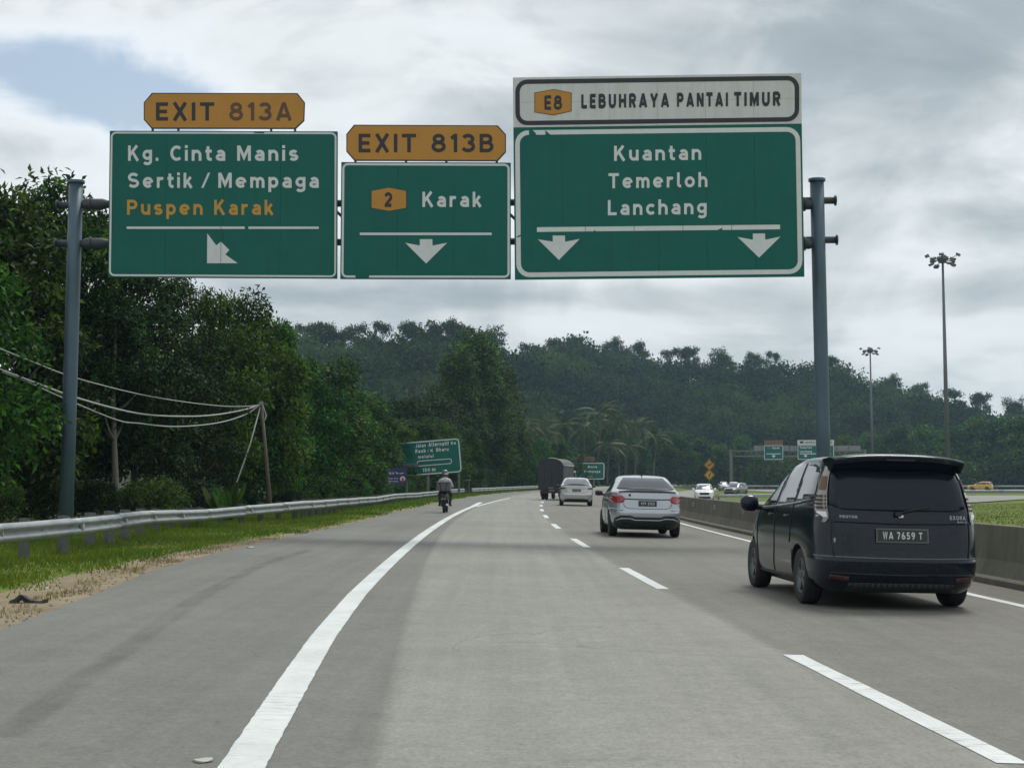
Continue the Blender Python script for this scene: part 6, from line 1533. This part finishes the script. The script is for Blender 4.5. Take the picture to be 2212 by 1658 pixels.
# palms: every frond is a part
def frond_mesh(L_, leaflets, width, droop, mat='leaf_palm', name='frond'):
    ts = np.linspace(.12, 1, leaflets); P_, d, nr = [], [], []
    def c(t): return np.array([L_ * t * (1 - .12 * t), 0, L_ * (.45 * t - droop * t * t)])
    for t in ts:
        for s_ in (-1, 1):
            tang = (c(t + .01) - c(t - .01)); tang /= np.linalg.norm(tang); P_.append(c(t)); d.append(tang * .75 + np.array([0, s_, -.35])); nr.append(np.array([-.2, s_ * .3, 1.0]))
    P_ = np.array(P_); d = unit(np.array(d)); nr = unit(np.array(nr)); n = len(P_); tt = np.repeat(ts, 2); ln = width * np.sin(np.clip(tt * 2.6 + .35, 0, 3.0)) + .12
    V, F = leaves(P_, d, nr, ln, .055 * L_ / 3 + .02, .1)
    # rachis as a thin three sided rod
    k = 8; rp = np.array([c(t) for t in np.linspace(0, 1, k)]); w_ = .028 * L_ / 3; ring_ = np.array([[0, w_, 0], [0, -w_, 0], [0, 0, -w_ * 1.4]]); RV = (rp[:, None] + ring_[None] * np.linspace(1, .25, k)[:, None, None]).reshape(-1, 3); RF = [(i * 3 + j, i * 3 + (j + 1) % 3, (i + 1) * 3 + (j + 1) % 3, (i + 1) * 3 + j) for i in range(k - 1) for j in range(3)]
    F2 = np.array(RF) + len(V); V = np.concatenate([V, RV]); return np_mesh(name, V, np.concatenate([F, F2]), mat, {'tone': np.concatenate([rng.uniform(.2, 1, len(V) - len(RV)), np.full(len(RV), .9)])})
FR = [frond_mesh(4.2, 34, 1.0, .75), frond_mesh(4.0, 34, .95, 1.0), frond_mesh(3.6, 30, .9, .45)]
pal_trunk = trunk_mesh('trunk', 'bark', 10, .17, [], (.3, .1), 3)
def palm(px, pt_, Y, label, n=15, s=1.0):
    top = P(px, pt_, Y); z0 = float(Tz(top.x, Y)); hh = top.z - z0 - 1.0 * s
    t = thing('palm_tree', label, 'palm tree', (top.x, Y, z0), rr.uniform(0, 6.28), 'palms beside the road bend')
    tr_ = link('trunk', pal_trunk, t); tr_.scale = (s * 1.2, s * 1.2, hh / 10)
    for i in range(n):
        f = link('frond', FR[i % 3], t); a = i * 2.4; f.location = (.3 * s, .1 * s, hh); f.rotation_euler = (0, R(rr.uniform(-38, 40)), a); k_ = s * rr.uniform(.85, 1.1); f.scale = (k_, k_, k_)
for px, pt_, Y, lab, s in [(1222, 900, 300, 'slim coconut palm just above the canvas lorry sign', 1.4), (1262, 908, 296, 'coconut palm behind the faraway orange exit plate', 1.35), (1292, 872, 310, 'coconut palm with the highest crown of the palm clump', 1.6), (1335, 892, 322, 'bushy palm above the roof of the silver sedan', 1.6), (1372, 905, 330, 'palm leaning out over the boot of the silver sedan', 1.5), (1312, 942, 300, 'short palm directly behind the roof of the silver sedan', 1.45), (1412, 925, 345, 'pale palm past the silver sedan', 1.5), (1350, 950, 318, 'low palm between the silver sedan roof and the taller palms', 1.4), (1145, 900, 232, 'drooping palm in the shade by the road bend', 1.15), (1182, 915, 240, 'small drooping palm over the canvas lorry roof', 1.1)]: palm(px, pt_ + 6, Y, lab, 17, s * .84)
# young palm behind the guardrail
yp = P(488, 1110, 50); yz = float(Tz(yp.x, 50)); t = thing('young_palm', 'young stemless palm with upright fronds behind the guardrail by the stay wire', 'palm', (yp.x, 50, yz), 0)
fm = frond_mesh(1.35, 40, .30, .10, 'leaf_vine')
for a, tl, k_ in ((178, -38, 1.0), (195, -48, .8), (160, -52, .9), (20, -55, 1.0), (5, -45, 1.05), (-15, -58, .9), (40, -35, .7), (90, -50, .8), (270, -50, .8), (-5, -25, .7)):
    f = link('frond', fm, t); f.rotation_euler = (0, R(tl), R(a)); f.scale = (k_, k_, k_)

# ------------------------------------------------------------------ grass
def blades(n, xr, yr, accept, hgt, wid, mat, name, label, lean=.35):
    x = rng.uniform(*xr, n); y = rng.uniform(*yr, n); k = accept(x, y); x, y = x[k], y[k]; n = len(x); z = Tz(x, y) - .01
    h_ = hgt(x, y) * rng.uniform(.5, 1.35, n); a = rng.uniform(0, 6.28, n); l = rng.normal(size=(n, 2)) * lean * h_[:, None]; w_ = wid * rng.uniform(.7, 1.4, n)
    b = np.column_stack([x, y, z]); s_ = np.column_stack([np.cos(a), np.sin(a), np.zeros(n)]) * w_[:, None]
    tip = b + np.column_stack([l, h_])
    V = np.stack([b - s_, b + s_, tip], 1).reshape(-1, 3); F = np.arange(3 * n).reshape(-1, 3)
    me = np_mesh(name, V, F, mat, {'tone': np.repeat(np.clip(rng.random(n) * .7 + .3 * np.sin(x * .9) * np.cos(y * .6) + .15, 0, 1), 3)})
    o = tag(link(name, me), label, 'grass'); o['kind'] = 'stuff'; return o
vD = np.vectorize(D)
def lat_(x, y): return x - vD(np.minimum(y, 460))
def edge_d(x, y): return np.interp(y, _ey, _es) - lat_(x, y)
def acc_verge(x, y):
    e = edge_d(x, y); sw_ = np.interp(y, [0, 14, 20, 28, 40, 60, 200], [1.4, 1.2, 1.1, .85, .45, .4, .4]); patchy = .35 * np.sin(x * 3 + y * 1.1) * np.sin(y * .8)
    return (e > sw_ + patchy + rng.normal(size=len(x)) * .18) & (lat_(x, y) > -13.5)
blades(150000, (-14, -4), (13, 62), lambda x, y: acc_verge(x, y) & (rng.random(len(x)) < np.clip(24 / y, .25, 1)), lambda x, y: .075 + .04 * np.sin(x * 2.1) * np.sin(y * .9) + .05 * smooth(2.2, 3.6, edge_d(x, y)) + .10 * smooth(4.6, 6, edge_d(x, y)), .011, 'leaf_grass', 'verge_grass', 'bright green grass along the guardrail')
blades(60000, (-14, 3), (62, 200), acc_verge, lambda x, y: .16 + .12 * smooth(2.2, 4, edge_d(x, y)), .03, 'leaf_grass', 'verge_grass', 'duller grass farther along the guardrail')
def acc_dry(x, y):
    e = edge_d(x, y); return (e > .22 + .1 * np.sin(y * 2)) & (e < .62 + .15 * np.sin(y * 1.3)) & (rng.random(len(x)) < (np.sin(y * 1.9) * np.sin(y * .77 + 1) * .5 + .45))
blades(60000, (-9, -4), (12, 34), acc_dry, lambda x, y: .05 + 0 * x, .007, 'leaf_dry', 'dry_grass', 'dry tufts along the sandy edge of the road')
blades(60000, (7, 70), (22, 160), lambda x, y: (lat_(x, y) > 6.2) & (x / y > .26) & (y < 118 + x * .6), lambda x, y: .08 + 0 * x, .03, 'leaf_mown', 'mound_grass', 'mown green grass beyond the median wall')
# ------------------------------------------------------------------ litter
def litter(name, label, px, py, build):
    q = ground_hit(px, py); z = float(Tz(q.x, q.y)) - .006 if q.x - D(q.y) < Eedge(q.y) else zr(q.x - D(q.y)) + .006
    o = build(); o.location = (q.x, q.y, z); return tag(o, label, 'litter')
def scrap():
    m = MB(); pr = [(-.18, .004), (-.165, .035), (-.12, .05), (-.08, .085), (-.05, .092), (-.01, .06), (.04, .035), (.09, .028), (.14, .026), (.185, .045)]; n = len(pr)
    for i, (x, z) in enumerate(pr):
        lo_ = max(0, z - .055) if i > 1 else 0
        m.v += [(x, -.06 - .02 * math.sin(i), lo_), (x, -.05, z), (x + .01, .06, z * .85), (x, .07 + .02 * math.cos(i * 2), lo_)]
    for i in range(n - 1):
        for j in range(4): a, b = i * 4 + j, i * 4 + (j + 1) % 4; m.face((a, b, b + 4, a + 4), 0)
    m.face((3, 2, 1, 0)); m.face([(n - 1) * 4 + j for j in range(4)]); return m.build('tyre_scrap', 'litter_black')
litter('tyre_scrap', 'curled black scrap of tyre on the sandy shoulder', 60, 1293, scrap)
def flake(a, b, c_):
    def f():
        m = MB(); n = 9; top = [(a * math.cos(t) * (1 + .2 * math.sin(3 * t)), b * math.sin(t), c_ * (.6 + .4 * math.sin(2 * t))) for t in np.linspace(0, 2 * math.pi, n, endpoint=False)]
        m.v = top + [(x, y, -.002) for x, y, z in top]; m.face(range(n))
        for i in range(n): j = (i + 1) % n; m.face((i, i + n, j + n, j))
        return m.build('paper_scrap', 'litter_white')
    return f
litter('paper_scrap', 'pale flattened scrap lying on the very edge of the asphalt', 28, 1349, flake(.09, .10, .022))
litter('paper_scrap', 'whitish flat scrap on the asphalt close to the solid white line', 438, 1644, flake(.045, .05, .008))
litter('paper_scrap', 'speck of white litter on the sand where the grass ends', 540, 1183, flake(.07, .10, .02))
litter('paper_scrap', 'white scrap by the grass next to the tyre scrap', 101, 1262, flake(.02, .03, .03))
m = MB()
for i in range(420):
    y = rng.uniform(12, 40); e = abs(rng.normal()) * .45 + .02; x = D(y) + Eedge(y) - e; r_ = rng.uniform(.008, .028); p = Vector((x, y, float(Tz(x, y)) + r_ * .4))
    m.add([p + Vector((r_, 0, 0)), p + Vector((-.5 * r_, .8 * r_, 0)), p + Vector((-.5 * r_, -.8 * r_, 0)), p + Vector((0, 0, r_ * .8)), p - Vector((0, 0, r_ * .5))], [(0, 1, 3), (1, 2, 3), (2, 0, 3), (1, 0, 4), (2, 1, 4), (0, 2, 4)])
tag(kind(m.build('gravel', 'pebble'), 'stuff'), 'loose gravel strewn along the sandy road edge', 'gravel')

# ------------------------------------------------------------------ haze
hz = G('haze_air'); hz.t.nodes.remove(hz.b); pv_ = hz.n('ShaderNodeVolumePrincipled'); pv_.inputs['Color'].default_value = (.56, .80, .98, 1); pv_.inputs['Density'].default_value = .00019; pv_.inputs['Anisotropy'].default_value = .2
hz.l(pv_.outputs[0], hz.out.inputs['Volume'])
m = MB(); m.box((30, 730, 44), (1000, 1580, 96)); o = m.build('haze', hz.m); o['kind'] = 'stuff'; o['label'] = 'thin bluish haze in the air of the valley'; o['category'] = 'haze'
